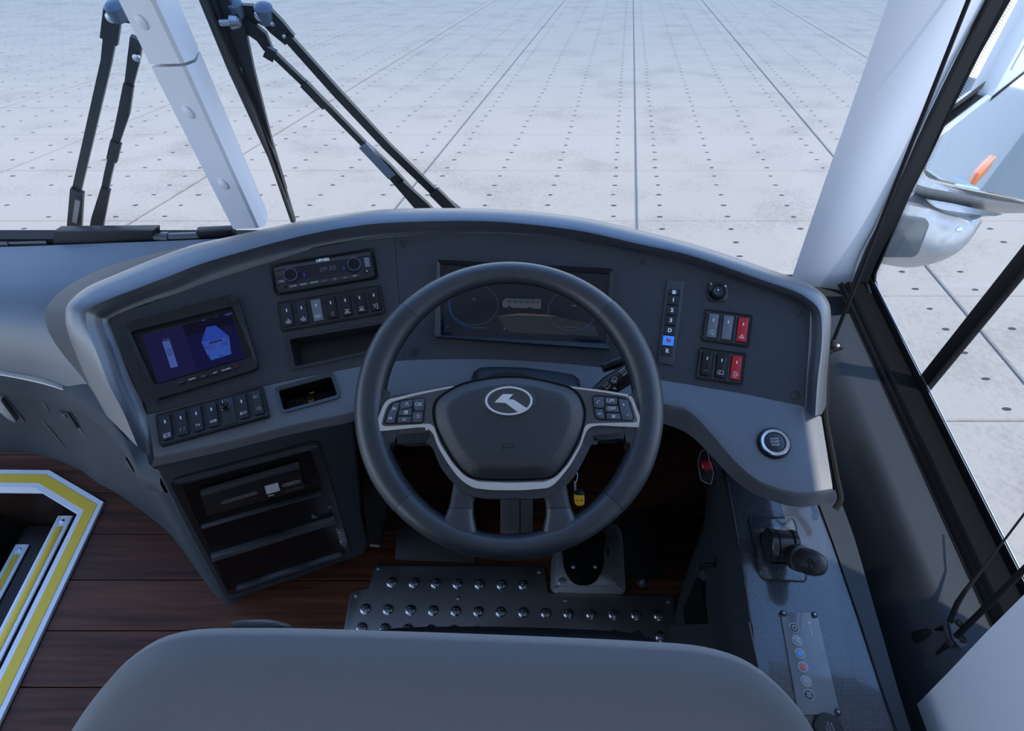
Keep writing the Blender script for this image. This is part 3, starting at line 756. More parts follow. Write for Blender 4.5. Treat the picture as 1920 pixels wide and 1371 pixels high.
rows = [[p + V((0, .0, -.02)) for p in r0], r0, [lin(a, b, .33) for a, b in zip(r0, r1)], [lin(a, b, .66) for a, b in zip(r0, r1)], [lin(a, b, .93) for a, b in zip(r0, r1)], [lin(a, b, .98) - V((0, 0, .001)) for a, b in zip(r0, r1)],
        [lin(a, b, .12) for a, b in zip(r1, r2)], [lin(a, b, .35) for a, b in zip(r1, r2)], r2, [p - i * .012 + V((0, 0, -.006)) for p, i in zip(r2, inn)], [p - i * .10 + V((0, 0, -.03)) for p, i in zip(r2, inn)]]
rows = [list(reversed(r)) for r in rows]
lg = loft('ledge', rows, LEDGE, dash, smooth=45)
# dark knee shroud under the ledge
kr = crs([PZ(*s[2], l.z - .05) + V((0, .06, 0)) for s, l in zip(LG, L1)], 60)
loft('knee_shroud', [kr, [p + V((0, .16, -.06)) for p in kr], [V((p.x * .95, 1.09, .45)) for p in kr], [V((p.x * .95, 1.095, .02)) for p in kr]], DARK, dash, flip=True)
# foam strip and side cheek at the right end
fo = [PD(*p, d) for p, d in (((1551, 640), 1.09), ((1549, 720), 1.085), ((1547, 780), 1.08), ((1558, 840), 1.07), ((1569, 900), 1.06), ((1576, 935), 1.05), ((1566, 955), 1.05))]
tube('foam_strip', crs(fo, 20), .0055, FOAM, dash, 8)
# panel screw covers
def pfr(px, py, dr=0):
    p = cone(px, py, dr); n = V((-(p.x - CX0) * CB * CB, -(p.y - CY0), 0)); n /= math.hypot((p.x - CX0) * CB, p.y - CY0); n.z = CK
    return Fr(p, (1, 0, 0), n=n)
for (x, y) in ((757, 457), (776, 660), (1204, 489), (1499, 586), (1492, 742)):
    f = pfr(x, y); lathe('screw_cover', f, [(.0072, -.001), (.0072, .0006), (.0064, .0014), (.0056, .0010), (0, .0016)], BEZ, dash, 20)
# chamfered highlight bead along the panel top edge
bead = crs([cone(x, y - 1, -.003) for x, y in [(582, 467), (650, 454), (738, 442), (880, 436), (960, 437), (1050, 445), (1140, 460), (1238, 480), (1336, 506)]], 50)
tube('panel_bead', bead, .0009, BEZ, dash, 6)

# ---------------------------------------------------------------- passenger-side dash
pd = thing('passenger_dash', 'rounded blue-grey dash top on the passenger side left of the driver', 'dashboard', (-1.0, .95, .1))
XS = [-260, -130, 0, 70, 120, 160, 200, 260, 340, 440]
yb = [468, 466, 463, 461, 459, 457.5, 456, 454, 451, 446]
ye = [640, 670, 696, 708, 728, 748, 775, 800, 815, 830]
rowsP = []
for t, d in ((0, 1.392), (.10, 1.372), (.25, 1.345), (.40, 1.322), (.52, 1.313), (.64, 1.316), (.76, 1.328), (.88, 1.345), (1, 1.368)):
    rowsP.append(crs([PD(x, b + (e - b) * t, d - max(0, (x - 160) / 280) * .02) for x, b, e in zip(XS, yb, ye)], 60))
back = [p + V((0, .0, -.05)) for p in rowsP[0]]
loft('dash_top', [back] + rowsP, DTOP, pd, smooth=60)
# stepped swoosh between the passenger dash and the driver's pad
SWO = [(205, 786), (176, 738), (148, 700), (116, 662), (92, 625), (83, 593), (91, 568), (120, 539), (175, 509), (237, 488), (310, 471), (390, 455), (480, 437)]
E_ = [PZ(x, y, b.z + o - .055) for (x, y), b, o in zip(SWO, Bp, (-.02, -.02, -.015, -.01, 0, 0, 0, 0, 0, .005, .01, .015, .02))]
Am = [a - V((0, 0, .035)) for a in Ap[:13]]
Ei = [outw(e, .035, -.06) for e in E_]
Ai = [a + V((0, 0, -.003)) for a in Ap[:13]]
Ew = [PZ(x, y, b.z + o - .060) for (x, y), b, o in zip(SWO, Bp, (-.02, -.02, -.015, -.01, 0, 0, 0, .004, .010, .018, .028, .038, .046))]
re_, ra = crs(Ew, 70), crs(Ai, 70)
dn_ = [outw(e, .012, -.05) for e in re_]
SWM = mat('swoosh_grey', (.060, .068, .078), .6, spec=.25, bump=(700, .3, 'n'))
loft('swoosh_step', [dn_, [outw(e, .002, -.003) for e in re_], [lin(e, a, .06) for e, a in zip(re_, ra)], [lin(e, a, .5) + V((0, 0, -.004)) for e, a in zip(re_, ra)], [lin(e, a, .9) + V((0, 0, -.004)) for e, a in zip(re_, ra)], ra], SWM, pd, smooth=40)
# trim edge with its highlight painted cream, lower lip, lower panel down to the floor
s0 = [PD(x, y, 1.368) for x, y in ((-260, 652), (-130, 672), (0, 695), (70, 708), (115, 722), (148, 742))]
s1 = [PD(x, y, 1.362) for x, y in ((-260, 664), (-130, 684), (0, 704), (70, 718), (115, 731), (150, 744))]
loft('highlight_trim', [crs(s0, 40), [p + V((0, -.004, .002)) for p in crs([lin(a, b, .5) for a, b in zip(s0, s1)], 40)], crs(s1, 40)], HILITE, pd, flip=True, thick=.003)
lipT = [(-260, 664), (-130, 684), (0, 703), (70, 717), (115, 730), (150, 744), (185, 768), (215, 800), (240, 838), (262, 880), (300, 900)]
lipB = [(-260, 700), (-130, 718), (0, 738), (77, 753), (133, 771), (187, 799), (224, 834), (247, 864), (262, 890), (275, 915), (320, 925)]
bot = [(-260, 826), (-130, 834), (0, 844), (70, 852), (140, 876), (187, 908), (222, 927), (279, 968), (329, 1014), (418, 1130), (470, 1110)]
T_ = crs([PD(x, y, 1.375 - max(0, x - 100) * .0008) for x, y in lipT], 60); Bq = crs([PD(x, y, 1.44 - max(0, x - 100) * .0010) for x, y in lipB], 60)
F_ = crs([PZ(x, y, .03) for x, y in bot], 60)
loft('lower_lip', [[p + V((0, .05, .01)) for p in T_], T_, [lin(a, b, .15) + V((0, -.006, 0)) for a, b in zip(T_, Bq)], [lin(a, b, .6) + V((0, -.010, 0)) for a, b in zip(T_, Bq)], Bq, [p + V((0, .03, -.005)) for p in Bq]], SIDE, pd, smooth=50)
Br = [p + V((0, .02, -.002)) for p in Bq]
lowp = loft('lower_panel', [Br, [lin(a, b, .33) for a, b in zip(Br, F_)], [lin(a, b, .66) for a, b in zip(Br, F_)], F_], SIDE, pd, smooth=50)
# glove-box handle, flap seams and latch on the lower panel
def lowfr(px, py):
    best = None
    r = ray(px, py)
    # local frame of the lower panel from its own corner points
    import bisect
    k = min(range(60), key=lambda i: abs((960 + FPX * ((Br[i] - CAM).dot(CR)) / (Br[i] - CAM).dot(CF)) - px))
    k = max(1, min(58, k)); a, b, c = Br[k - 1], Br[k + 1], F_[k]
    n = (b - a).cross(c - a).normalized()
    if n.dot(CAM - a) < 0: n = -n
    return Fr(PP(px, py, a, n), (1, 0, 0), n=n)
f = lowfr(20, 780)
plate('handle_recess', f, f.poly(mp(e2, [(-60, 425), (10, 432), (45, 440), (200, 640), (190, 650), (130, 620), (60, 590), (-60, 470)])), -.002, .001, BLK, pd)
plate('handle', f, f.poly(mp(e2, [(-60, 440), (25, 445), (95, 545), (150, 620), (140, 632), (75, 600), (10, 530), (-60, 500)])), 0, .010, STEEL, pd, bev=.003)
f = lowfr(100, 800)
plate('flap_seam', f, f.poly(mp(e2, [(165, 440), (190, 440), (600, 935), (595, 945)])), -.002, .0012, BLK, pd)
plate('flap_seam', f, f.poly(mp(e2, [(330, 487), (360, 490), (395, 560), (385, 565)])), -.002, .0012, BLK, pd)
f = lowfr(140, 795)
plate('latch', f, f.poly(mp(e2, [(478, 550), (560, 570), (640, 690), (600, 690), (520, 620)])), 0, .005, SIDE, pd, bev=.002)
plate('latch_clip', f, f.poly(mp(e2, [(500, 562), (545, 575), (552, 598), (515, 588)])), .004, .008, BEZ, pd, bev=.001)
plate('flap_seam', f, f.poly(mp(e2, [(555, 565), (575, 572), (708, 790), (700, 792), (650, 745)])), -.002, .0014, BLK, pd)
f = lowfr(240, 880)
plate('flap_seam', f, f.poly(mp(e2, [(1010, 930), (1020, 930), (1088, 1045), (1075, 1040), (1035, 990)])), -.002, .004, BLK, pd)
# things lying along the foot of the windscreen
bx_ = thing('sensor_box', 'black sensor box at the foot of the windscreen left of the post', 'box', PW(190, 458, -.05))
f = Fr(PW(190, 445, -.035), (1, 0, 0), n=(0, -1, .25))
plate('housing', f, f.poly([(100, 434), (288, 432), (290, 462), (98, 464)]), -.03, .0, mat('navy_black', (.010, .012, .018), .5, spec=.25), bx_, bev=.003)
plate('cover_seam', f, f.poly([(160, 433.4), (162, 433.4), (162, 436), (160, 436)]), 0, .0006, BEZ, bx_)
b2 = bar('seal_cover', PW(372, 437, -.03), PW(440, 434, -.03), .02, .022, MATS['navy_black'], bev=.003); tag(b2, 'short black cover block beside the foot of the windscreen post', 'cover')
for x0, x1, y, lab in ((-30, 92, 456, 'blue-grey wiper pipe at the far left of the windscreen foot'), (292, 392, 446, 'blue-grey wiper pipe between the sensor box and the post')):
    t = thing('wiper_pipe', lab, 'pipe', PW(x0, y, -.03), group='pipes along the windscreen foot')
    tube('pipe', [PW(x0, y, -.03), PW(x1, y - 3, -.03)], .010, GREY, t, 12)
    tube('collar', [PW(x0 + 12 if x0 > 0 else 4, y, -.03), PW(x0 + 26 if x0 > 0 else 22, y, -.03)], .013, GREY, t, 12)
#@@
# ================================================================ STEERING WHEEL
EL = math.radians(64)
WO = PD(954.5, 755, .918)
W = Fr(WO, (1, 0, 0), n=(0, -math.cos(EL), math.sin(EL)))
whl = thing('steering_wheel', 'black leather steering wheel with chrome-trimmed spokes and an oval arrow emblem', 'steering wheel', WO - W.v * .2)
RC = .208
def tube_r(th):
    s = abs(math.sin(th)); r = .022 - .0045 * max(0, (s - .5) / .5)
    return r
def ang(px, py): a, b = W.hit(px, py); return math.atan2(b, a)
def rim_arc(name, a0, a1, m, n=48, dr=0):
    bm = bmesh.new(); R = []; K = 20; uvs = {}
    for i in range(n + 1):
        th = a0 + (a1 - a0) * i / n
        rad = W.u * math.cos(th) + W.v * math.sin(th); r = tube_r(th) + dr
        # thumb swell on the inner side near the spokes
        ring_ = []
        for k in range(K):
            ph = 2 * math.pi * k / K
            q = W.o + rad * RC + (rad * math.cos(ph) + W.n * math.sin(ph)) * r
            v = bm.verts.new(q); ring_.append(v); uvs[v] = (th * RC, ph * r)
        R.append(ring_)
    for A, B in zip(R, R[1:]):
        for k in range(K): bm.faces.new((A[k], A[(k + 1) % K], B[(k + 1) % K], B[k]))
    bm.faces.new(list(reversed(R[0]))); bm.faces.new(R[-1])
    uv = bm.loops.layers.uv.new('UVMap')
    for f in bm.faces:
        for l in f.loops:
            a, b = uvs[l.vert]
            if b < .001 and any(uvs[q.vert][1] > .08 for q in f.loops): b = 2 * math.pi * .022
            l[uv].uv = (a, b)
    bmesh.ops.recalc_face_normals(bm, faces=bm.faces)
    return fin(name, bm, m, whl)
aTR, aTL = ang(1128, 588), ang(772, 588)
aBL, aBR = ang(756, 944) % (2 * math.pi), ang(1151, 944) % (2 * math.pi)
g = .0022
rim_arc('rim_top', aTR, aTL, LEATH)
rim_arc('rim_grip', aTL + g, aBL - g, PERF, dr=.0006)
rim_arc('rim_bottom', aBL, aBR, LEATH, dr=.0)
rim_arc('rim_grip', aBR + g, aTR + 2 * math.pi - g, PERF, dr=.0006)
for a in (aTR, aTL, aBL, aBR): rim_arc('rim_seam', a - .004, a + .004, RUB, 2, dr=-.0012)
# stitching along the inside of the rim
bm = bmesh.new()
for i in range(300):
    th = 2 * math.pi * i / 300
    rad = W.u * math.cos(th) + W.v * math.sin(th); tg = W.v * math.cos(th) - W.u * math.sin(th); r = tube_r(th) + .0008
    c = W.o + rad * (RC - r * .985) + W.n * (r * .16)
    for s_ in (1,):
        q = [c + tg * .0015 + W.n * .0007, c - tg * .0015 + W.n * .0007, c - tg * .0015 - W.n * .0007 - rad * .0009, c + tg * .0015 - W.n * .0007 - rad * .0009]
        bm.faces.new([bm.verts.new(p) for p in q])
fin('stitching', bm, RUB, whl, smooth=0, kind='stuff')
def wpoly(pts, h=0.0, f=c6): return W.poly(mp(f, pts), h)
# lower spokes: padded, growing out of the rim
def spoke(pts, h1, name, m, bev=.008, h0=-.012): return plate(name, W, smc(wpoly(pts, h1 * .5), 4), h0, h1, m, whl, bev=bev, seg=4)
def web(sgn):
    rows = []
    for (x, y, hw, th, hz) in ((468, 1262, 104, .0135, -.002), (470, 1246, 98, .0148, -.001), (473, 1222, 86, .0150, 0), (478, 1190, 74, .0140, 0), (484, 1150, 60, .0125, 0), (489, 1128, 56, .0118, 0)):
        c = [W.hit(*c6((x + k) if sgn < 0 else (1398 - x - k), y), .004) for k in (-hw, 0, hw)]
        a0, b0 = c[1]; hx = abs(c[2][0] - c[0][0]) / 2
        rows.append([W.pt(a0 + hx * math.copysign(abs(math.cos(t)) ** .7, math.cos(t)), b0 - sgn * 0 , .0 + hz + th * math.copysign(abs(math.sin(t)) ** .8, math.sin(t))) for t in [2 * math.pi * i / 28 for i in range(28)]])
    loft('lower_spoke', rows, LEATH, whl, closed=True, caps=True, smooth=60)
    rows = []
    for (x, y, hw, th) in ((489, 1126, 55, .0112), (494, 1100, 52, .0108), (505, 1060, 56, .0105), (530, 1000, 70, .0105)):
        c = [W.hit(*c6((x + k) if sgn < 0 else (1398 - x - k), y), .004) for k in (-hw, 0, hw)]
        a0, b0 = c[1]; hx = abs(c[2][0] - c[0][0]) / 2
        rows.append([W.pt(a0 + hx * math.copysign(abs(math.cos(t)) ** .6, math.cos(t)), b0, th * math.copysign(abs(math.sin(t)) ** .7, math.sin(t))) for t in [2 * math.pi * i / 28 for i in range(28)]])
    loft('spoke_insert', rows, PAD, whl, closed=True, caps=True, smooth=60)
web(-1); web(1)
# side arms growing out of the grips
for s_ in (0, 1):
    pts = [(110, 580), (180, 640), (210, 680), (215, 830), (170, 870), (160, 920), (100, 900), (80, 740)] if s_ == 0 else [(1300, 575), (1235, 628), (1195, 670), (1190, 830), (1228, 865), (1238, 915), (1300, 890), (1320, 740)]
    plate('grip_root', W, smc(wpoly(pts, .008), 4), -.014, .013, PERF, whl, bev=.012, seg=4)
# backing housing of the spokes and hub
hous = [(205, 800), (180, 660), (440, 600), (960, 600), (1215, 640), (1190, 805), (1185, 835), (1060, 838), (1040, 870), (1000, 950), (960, 1015), (900, 1060), (840, 1085), (570, 1085), (505, 1060), (450, 1015), (400, 950), (370, 870), (345, 845), (215, 850)]
plate('hub_housing', W, rpoly(wpoly(hous, .010), .022, 5), -.030, .012, PAD, whl, bev=.010, seg=4)
for q in ([(212, 812), (350, 800), (352, 830), (330, 850), (216, 852)], [(1055, 815), (1188, 800), (1186, 836), (1080, 838), (1058, 836)]):
    plate('paddle', W, wpoly(q, .012), .0, .014, BLK, whl, bev=.003)
CH = [(180, 660), (300, 632), (440, 605), (700, 590), (960, 605), (1100, 622), (1212, 640), (1226, 655), (1268, 762), (1262, 776), (1250, 780), (1080, 772), (1045, 778), (1025, 800), (1005, 860), (960, 940), (925, 985), (895, 1020), (865, 1040), (770, 1049), (700, 1050), (620, 1049), (545, 1041), (505, 1018), (470, 985), (430, 930), (390, 862), (370, 805), (345, 782), (310, 780), (145, 797), (128, 794), (122, 782), (150, 700), (166, 672)]
bez = plate('chrome_bezel', W, rpoly(wpoly(CH, .016), .008, 4), .004, .0165, CHROME, whl, bev=.004, seg=4)
# smoked inlays of the pods and the lower bar
PADP = [(440, 622), (500, 593), (600, 571), (700, 563), (800, 571), (900, 593), (960, 612), (998, 650), (1018, 710), (1010, 770), (985, 840), (940, 920), (895, 972), (845, 993), (700, 998), (560, 993), (510, 970), (462, 918), (415, 840), (385, 770), (375, 710), (390, 660)]
inl = [(186, 672), (300, 642), (440, 612), (700, 590), (960, 612), (1100, 630), (1204, 648), (1218, 668), (1250, 758), (1080, 762), (1040, 764), (1022, 770), (1000, 850), (950, 935), (900, 990), (850, 1012), (700, 1016), (560, 1012), (505, 988), (455, 935), (400, 850), (372, 770), (350, 764), (160, 776), (148, 766), (168, 700)]
plate('smoked_inlay', W, rpoly(wpoly(inl, .0175), .006, 4), .010, .0175, DCHR, whl, bev=.0008)
plate('hub_gap', W, smc(wpoly([(700 + (x - 700) * 1.028, 780 + (y - 780) * 1.035 + 4) for x, y in PADP], .018), 3), .008, .0182, RUB, whl)
pp = smc(wpoly(PADP, .030), 4)
pad = dome('airbag_pad', W, pp, [(1.0, .016), (1.0, .022), (.985, .0265), (.965, .0285), (.90, .0325), (.84, .0365), (.815, .0375), (.78, .0381), (.6, .0393), (.35, .0400), (.15, .0402)], PAD, whl, h0=.006, smooth=50)
# emblem
EMB = mat('emblem_silver', (.90, .91, .93), .22, .45)
ef = W.at(*c6(695, 668), .0392)
rx, ry = [abs(v) for v in (ef.hit(*c6(797, 668))[0], ef.hit(*c6(695, 607))[1])]
dome('emblem_seat', ef, ell(rx * 1.12, ry * 1.14), [(1, .0002), (.97, .0010)], PAD, pad, h0=-.004)
ring('emblem_ring', ef, ell(rx, ry, n=48), ell(rx * .90, ry * .88, n=48), -.002, .0040, EMB, pad)
plate('emblem_field', ef, ell(rx * .90, ry * .88, n=40), -.002, .0018, mat('emblem_grey', (.09, .095, .10), .3, .3), pad)
arrow = ef.poly(mp(d8, [(855, 236), (905, 192), (915, 178), (990, 178), (948, 215), (988, 214), (1082, 275), (1075, 290), (1018, 303), (936, 236)]), .004)
plate('emblem_arrow', ef, arrow, .001, .0042, EMB, pad, bev=.0006)
# horn symbol pressed into the pad
hf = W.at(*c6(690, 858), .0393)
hk = lambda pts: [hf.hit(*p) for p in mp(d8, pts)]
strokes('horn_symbol', hf, [hk([(917, 508), (925, 516), (985, 520), (985, 530), (972, 545), (950, 545), (944, 540), (960, 540), (925, 540), (917, 552), (917, 508)])], .0008, RUB, pad, h=.0004)
# control pods
BTN = mat('pod_button', (.085, .100, .122), .3)
def pod(outer, btns, prints, lab):
    p = plate('control_pod', W, rpoly(wpoly(outer, .019, d8), .004), .012, .0186, BLKG, whl, bev=.001, label=lab)
    for b in btns: plate('button', W, rpoly(wpoly(b, .0205, d8), .0012, 3), .016, .0208, BTN, p, bev=.0008)
    for s_, x, y, sz in prints:
        a, b = W.hit(*d8(x, y), .021); text('lettering', W, s_, sz, WPRINT, p, a, b, .0212, deg=0)
    return p
pL = pod([(103, 382), (125, 300), (160, 240), (230, 215), (385, 202), (392, 230), (380, 370), (340, 382)],
    [[(120, 370), (140, 300), (175, 242), (215, 232), (205, 285), (190, 312), (180, 372)], [(222, 228), (305, 214), (298, 264), (215, 284)], [(212, 290), (298, 272), (294, 322), (206, 322)],
     [(206, 332), (294, 330), (290, 368), (200, 372)], [(312, 214), (380, 208), (384, 230), (376, 290), (318, 290), (312, 270)], [(305, 300), (374, 298), (368, 366), (300, 368)]],
    [('OK', 344, 248, .0075)], 'left thumb pod with arrow, OK and skip buttons')
pR = pod([(1520, 195), (1540, 184), (1700, 192), (1770, 215), (1810, 340), (1800, 362), (1560, 352), (1535, 330)],
    [[(1530, 198), (1600, 196), (1606, 250), (1594, 272), (1536, 268)], [(1608, 198), (1692, 206), (1690, 250), (1612, 244)], [(1612, 254), (1700, 258), (1706, 300), (1612, 298)],
     [(1618, 308), (1712, 310), (1718, 350), (1622, 346)], [(1540, 278), (1594, 282), (1602, 306), (1606, 346), (1566, 344), (1545, 325)], [(1702, 208), (1765, 222), (1800, 335), (1795, 354), (1728, 352), (1712, 270)]],
    [('LIM', 1648, 222, .0070), ('OFF', 1655, 277, .0070), ('+', 1736, 252, .009), ('-', 1762, 316, .009)], 'right thumb pod with call, LIM and OFF buttons')
def ws(parent, lines, w=.0007, h=.0212): strokes('symbol', W, [[W.hit(*p, h) for p in mp(d8, ln)] for ln in lines], w, WPRINT, parent, h=h)
ws(pL, [[(252, 255), (264, 235), (276, 255)], [(236, 342), (246, 360), (258, 342)], [(166, 268), (166, 284), (184, 276), (166, 268)], [(186, 268), (184, 286)], [(162, 334), (158, 350), (146, 340), (162, 334)], [(144, 332), (142, 348)],
        [(246, 296), (246, 312), (266, 312), (266, 296), (246, 296)], [(250, 292), (270, 292), (270, 308)], [(252, 302), (260, 302)], [(330, 322), (345, 320), (350, 328), (344, 336), (328, 336)]])
ws(pR, [[(1556, 238), (1558, 228), (1574, 220)], [(1554, 240), (1560, 238)], [(1562, 312), (1564, 306), (1582, 306), (1584, 312), (1576, 316), (1564, 316), (1562, 312)],
        [(1654, 320), (1664, 328), (1656, 338)], [(1682, 322), (1670, 328), (1680, 338)], [(1662, 320), (1674, 338)], [(1674, 320), (1664, 338)]])

# ---------------------------------------------------------------- steering column with stalk
colm = thing('steering_column', 'black steering column shroud behind the wheel with a wiper stalk', 'steering column', V((0, .62, .05)))
cb = WO - W.n * .03
shr = [W.pt(a, b, -.04) for a, b in ell(.075, .07, 0, 0, 28)]
ax = V((0, .34, -.62)).normalized()
rows = []
for d, k, ky in ((0, .9, .8), (.02, 1.0, .85), (.08, 1.0, .8), (.12, .9, .6), (.14, .7, .4)):
    rows.append([WO + W.u * (W.u.dot(p - WO)) * k + W.v * (W.v.dot(p - WO)) * ky - W.n * (.035 + d) for p in shr])
loft('shroud', rows, BLK, colm, closed=True, caps=True, smooth=50)
# upper shroud hump seen over the hub
hump = [ledge(*p) + V((0, 0, .004)) for p in mp(c6, [(535, 572), (545, 548), (570, 530), (640, 527), (760, 530), (900, 548), (970, 560), (995, 580), (1000, 600)])]
hb = [p + V((0, -.10, .012)) for p in hump]
loft('upper_shroud', [[p + V((0, .0, -.03)) for p in hump], hump, [lin(a, b, .5) + V((0, 0, .004)) for a, b in zip(hump, hb)], hb], BLK, colm, smooth=50)
# column post to the floor
cyl = [V((0.005, .60, .60)), V((0.005, .66, .40)), V((.005, .76, .1)), V((.005, .80, 0))]
pf = Fr(PD(968, 965, 1.30), (1, 0, 0), n=(0, -.75, .66))
plate('post_cover', pf, pf.poly([(938, 900), (1000, 900), (1000, 1012), (938, 1012)]), -.05, 0, mat('post_grey', (.07, .07, .072), .35), colm, bev=.004)
plate('post_seam', pf, pf.poly([(974, 900), (976, 900), (976, 1012), (974, 1012)]), -.001, .0006, RUB, colm)
tube('post', cyl, .035, BLK, colm, 16)
# wiper stalk
sa, sb = PD(*d8(1560, 170), .985), PD(*d8(1850, -10), .975)
dr_ = (sb - sa).normalized()
tube('stalk', [sa - dr_ * .06, sa, sa + dr_ * .02, sa + dr_ * .08, sa + dr_ * .095, sa + dr_ * .10], [.010, .012, .0165, .0165, .013, .004], BLK, colm, 18)
vv = (CAM - (sa + sb) / 2); nn = (vv - dr_ * vv.dot(dr_)).normalized()
sf = Fr(lin(sa, sb, .5) + nn * .0168, dr_, n=nn)
sg = lambda lines: [[sf.hit(*p, .0006) for p in mp(d8, ln)] for ln in lines]
stalkp = [c for c in colm.children if c.name.startswith('stalk')][0]
strokes('symbol', sf, sg([[(1710, 22), (1738, 50)], [(1722, 12), (1750, 42)], [(1734, 2), (1763, 32)], [(1745, -8), (1775, 22)], [(1735, 52), (1780, 18)], [(1706, 24), (1750, -10)],
    [(1655, 92), (1668, 65), (1685, 62), (1690, 75), (1680, 92), (1655, 92)], [(1664, 140), (1672, 130), (1688, 144), (1664, 140)], [(1668, 92), (1684, 80)], [(1664, 100), (1690, 98)]]), .0009, WPRINT, stalkp, h=.0006)
text('lettering', sf.at(*d8(1615, 112)), 'LO', .007, WPRINT, stalkp, 0, 0, .0012, deg=0)
text('lettering', sf.at(*d8(1634, 134)), 'INT', .006, WPRINT, stalkp, 0, 0, .0012, deg=0)
# second stalk whose tip shows right of the rim
t0 = PD(*c7(235, 495), 1.01)
tube('stalk', [PD(1130, 690, 1.0), PD(1190, 668, 1.005), lin(PD(1190, 668, 1.005), t0, .9), t0], [.008, .010, .010, .006], BLK, colm, 14)

# ---------------------------------------------------------------- key hanging under the wheel
key = thing('ignition_key', 'yellow-headed key hanging below the steering wheel', 'key', PD(*c6(995, 1110), 1.02))
kf = Fr(PD(*c6(997, 1088), 1.02), (1, 0, 0), n=(0, -.7, .7))
plate('head', kf, rpoly(kf.poly(mp(c6, [(974, 1062), (1018, 1066), (1017, 1110), (990, 1116), (976, 1104)])), .003), -.004, .004, KEYY, key, bev=.0015)
plate('collar', kf, rpoly(kf.poly(mp(c6, [(972, 1050), (1005, 1046), (1018, 1056), (1016, 1068), (974, 1066)])), .002), -.005, .005, BLK, key, bev=.001)
plate('shaft', kf, kf.poly(mp(c6, [(974, 1010), (982, 1010), (984, 1052), (976, 1052)])), -.001, .001, ALU, key)
tube('cord', [PD(*c6(980, 962), 1.03), PD(*c6(990, 985), 1.03), PD(*c6(984, 1015), 1.02)], .0006, ALU, key, 6)
kx_ = kf.at(*c6(995, 1090), .0)
strokes('emblem', kx_, [[(-.008 + .001 * i, .0008 * (-1) ** i) for i in range(9)], [(.003, .002), (.006, -.002)], [(.003, -.002), (.006, .002)], [(.0025, 0), (.0068, 0)]], .0006, mat('key_print', (.05, .03, .01), .5), key, h=.0043)
#@@
# ================================================================ DEVICES ON THE PANEL
# ---- surround-view monitor
q = mp(c5, [(165, 560), (790, 390), (915, 810), (320, 990)])
f = frq(q, lambda x, y: cone(x, y)).off(0, 0, .004)
mon = thing('monitor', 'black surround-view monitor showing a blue bus from above and behind', 'monitor', f.o)
mo = rpoly(f.poly(q, .006), .012); mi = rpoly(f.poly(mp(c5, [(195, 605), (765, 462), (880, 745), (330, 905)]), .006), .006)
ring('bezel', f, mo, mi, -.004, .012, BLK, mon, hi=.009)
plate('back', f, [(a * 1.01, b * 1.01) for a, b in mi], -.006, -.001, BLK, mon)
scr = plate('screen', f, f.poly(mp(c5, [(250, 615), (765, 492), (840, 745), (345, 893)])), -.001, .0008, SCR, mon)
def scp(pts, fz=d5): return [f.hit(*p, .0012) for p in mp(fz, pts)]
fills('display_picture', f, [scp([(200, 385), (520, 303), (645, 668), (330, 762)])], emat('screen_blue', (.022, .020, .125), .26), scr, h=.0012)
fills('display_picture', f, [scp([(532, 330), (552, 388), (940, 285), (1025, 565), (645, 664)])], emat('screen_blue2', (.014, .012, .105), .26), scr, h=.0012)
fills('display_picture', f, [scp([(520, 303), (905, 195), (940, 283), (553, 386)])], emat('screen_black', (.004, .004, .02), .5), scr, h=.00115)
fills('display_picture', f, [scp([(360, 432), (420, 420), (488, 630), (430, 645)])], emat('screen_pale', (.09, .16, .55), .38), scr, h=.0014)
fills('display_picture', f, [scp([(362, 410), (422, 402), (424, 416), (362, 426)]), scp([(395, 498), (430, 488), (442, 535), (408, 546)])], emat('screen_dark', (.03, .02, .08), .8), scr, h=.0016)
fills('display_picture', f, [scp([(400, 502), (428, 494), (437, 532), (411, 540)])], emat('screen_pale2', (.07, .12, .45), .38), scr, h=.0018)
fills('display_picture', f, [scp([(715, 315), (790, 303), (895, 385), (675, 435)])], emat('screen_roof', (.030, .085, .55), .38), scr, h=.0014)
fills('display_picture', f, [scp([(675, 437), (895, 386), (908, 470), (917, 530), (755, 582), (725, 540)])], emat('screen_rear', (.045, .13, .62), .38), scr, h=.0014)
fills('display_picture', f, [scp([(735, 435), (840, 408), (845, 425), (740, 455)]), scp([(868, 405), (888, 400), (890, 408), (870, 413)]), scp([(690, 452), (708, 448), (710, 455), (692, 460)]), scp([(810, 545), (845, 536), (848, 542), (812, 551)]),
    scp([(722, 540), (738, 534), (740, 550), (728, 556)]), scp([(903, 490), (914, 486), (915, 505), (905, 508)]), scp([(700, 472), (720, 470), (716, 490)]), scp([(865, 440), (885, 436), (872, 462)])], emat('screen_mark', (.02, .02, .10), .7), scr, h=.0016)
fills('display_picture', f, [scp([(a - 18, b + 18), (a - 18, b - 14), (a, b - 22), (a + 18, b - 18), (a + 18, b + 12), (a, b + 22)]) for a, b in ((740, 483), (772, 474), (842, 458), (870, 448))], emat('screen_seat', (.06, .09, .50), .38), scr, h=.0016)
fills('display_picture', f, [scp([(675, 258), (712, 252), (708, 262), (680, 268)]), scp([(860, 212), (915, 198), (918, 212), (868, 224)]), scp([(785, 232), (800, 228), (802, 234), (790, 238)])], emat('screen_spot', (.03, .03, .16), .8), scr, h=.0014)
for x, y, s_ in ((512, 757, '-'), (604, 731, 'MENU'), (694, 708, '+'), (786, 682, 'AV'), (876, 655, 'POWER')):
    k = f.at(*d5(x, y), .0125).rot(17 * 0)
    b = plate('button', k, rrect(.0115, .0035, .001), -.003, .0010, BEZ, mon)
    text('lettering', k, s_, .0042, WPRINT, b, 0, -.0002, .0013)
plate('sensor_window', f.at(*d5(955, 632), .0115), rrect(.007, .004, .001), -.003, .0008, mat('dark_red', (.08, .01, .01), .3), mon)
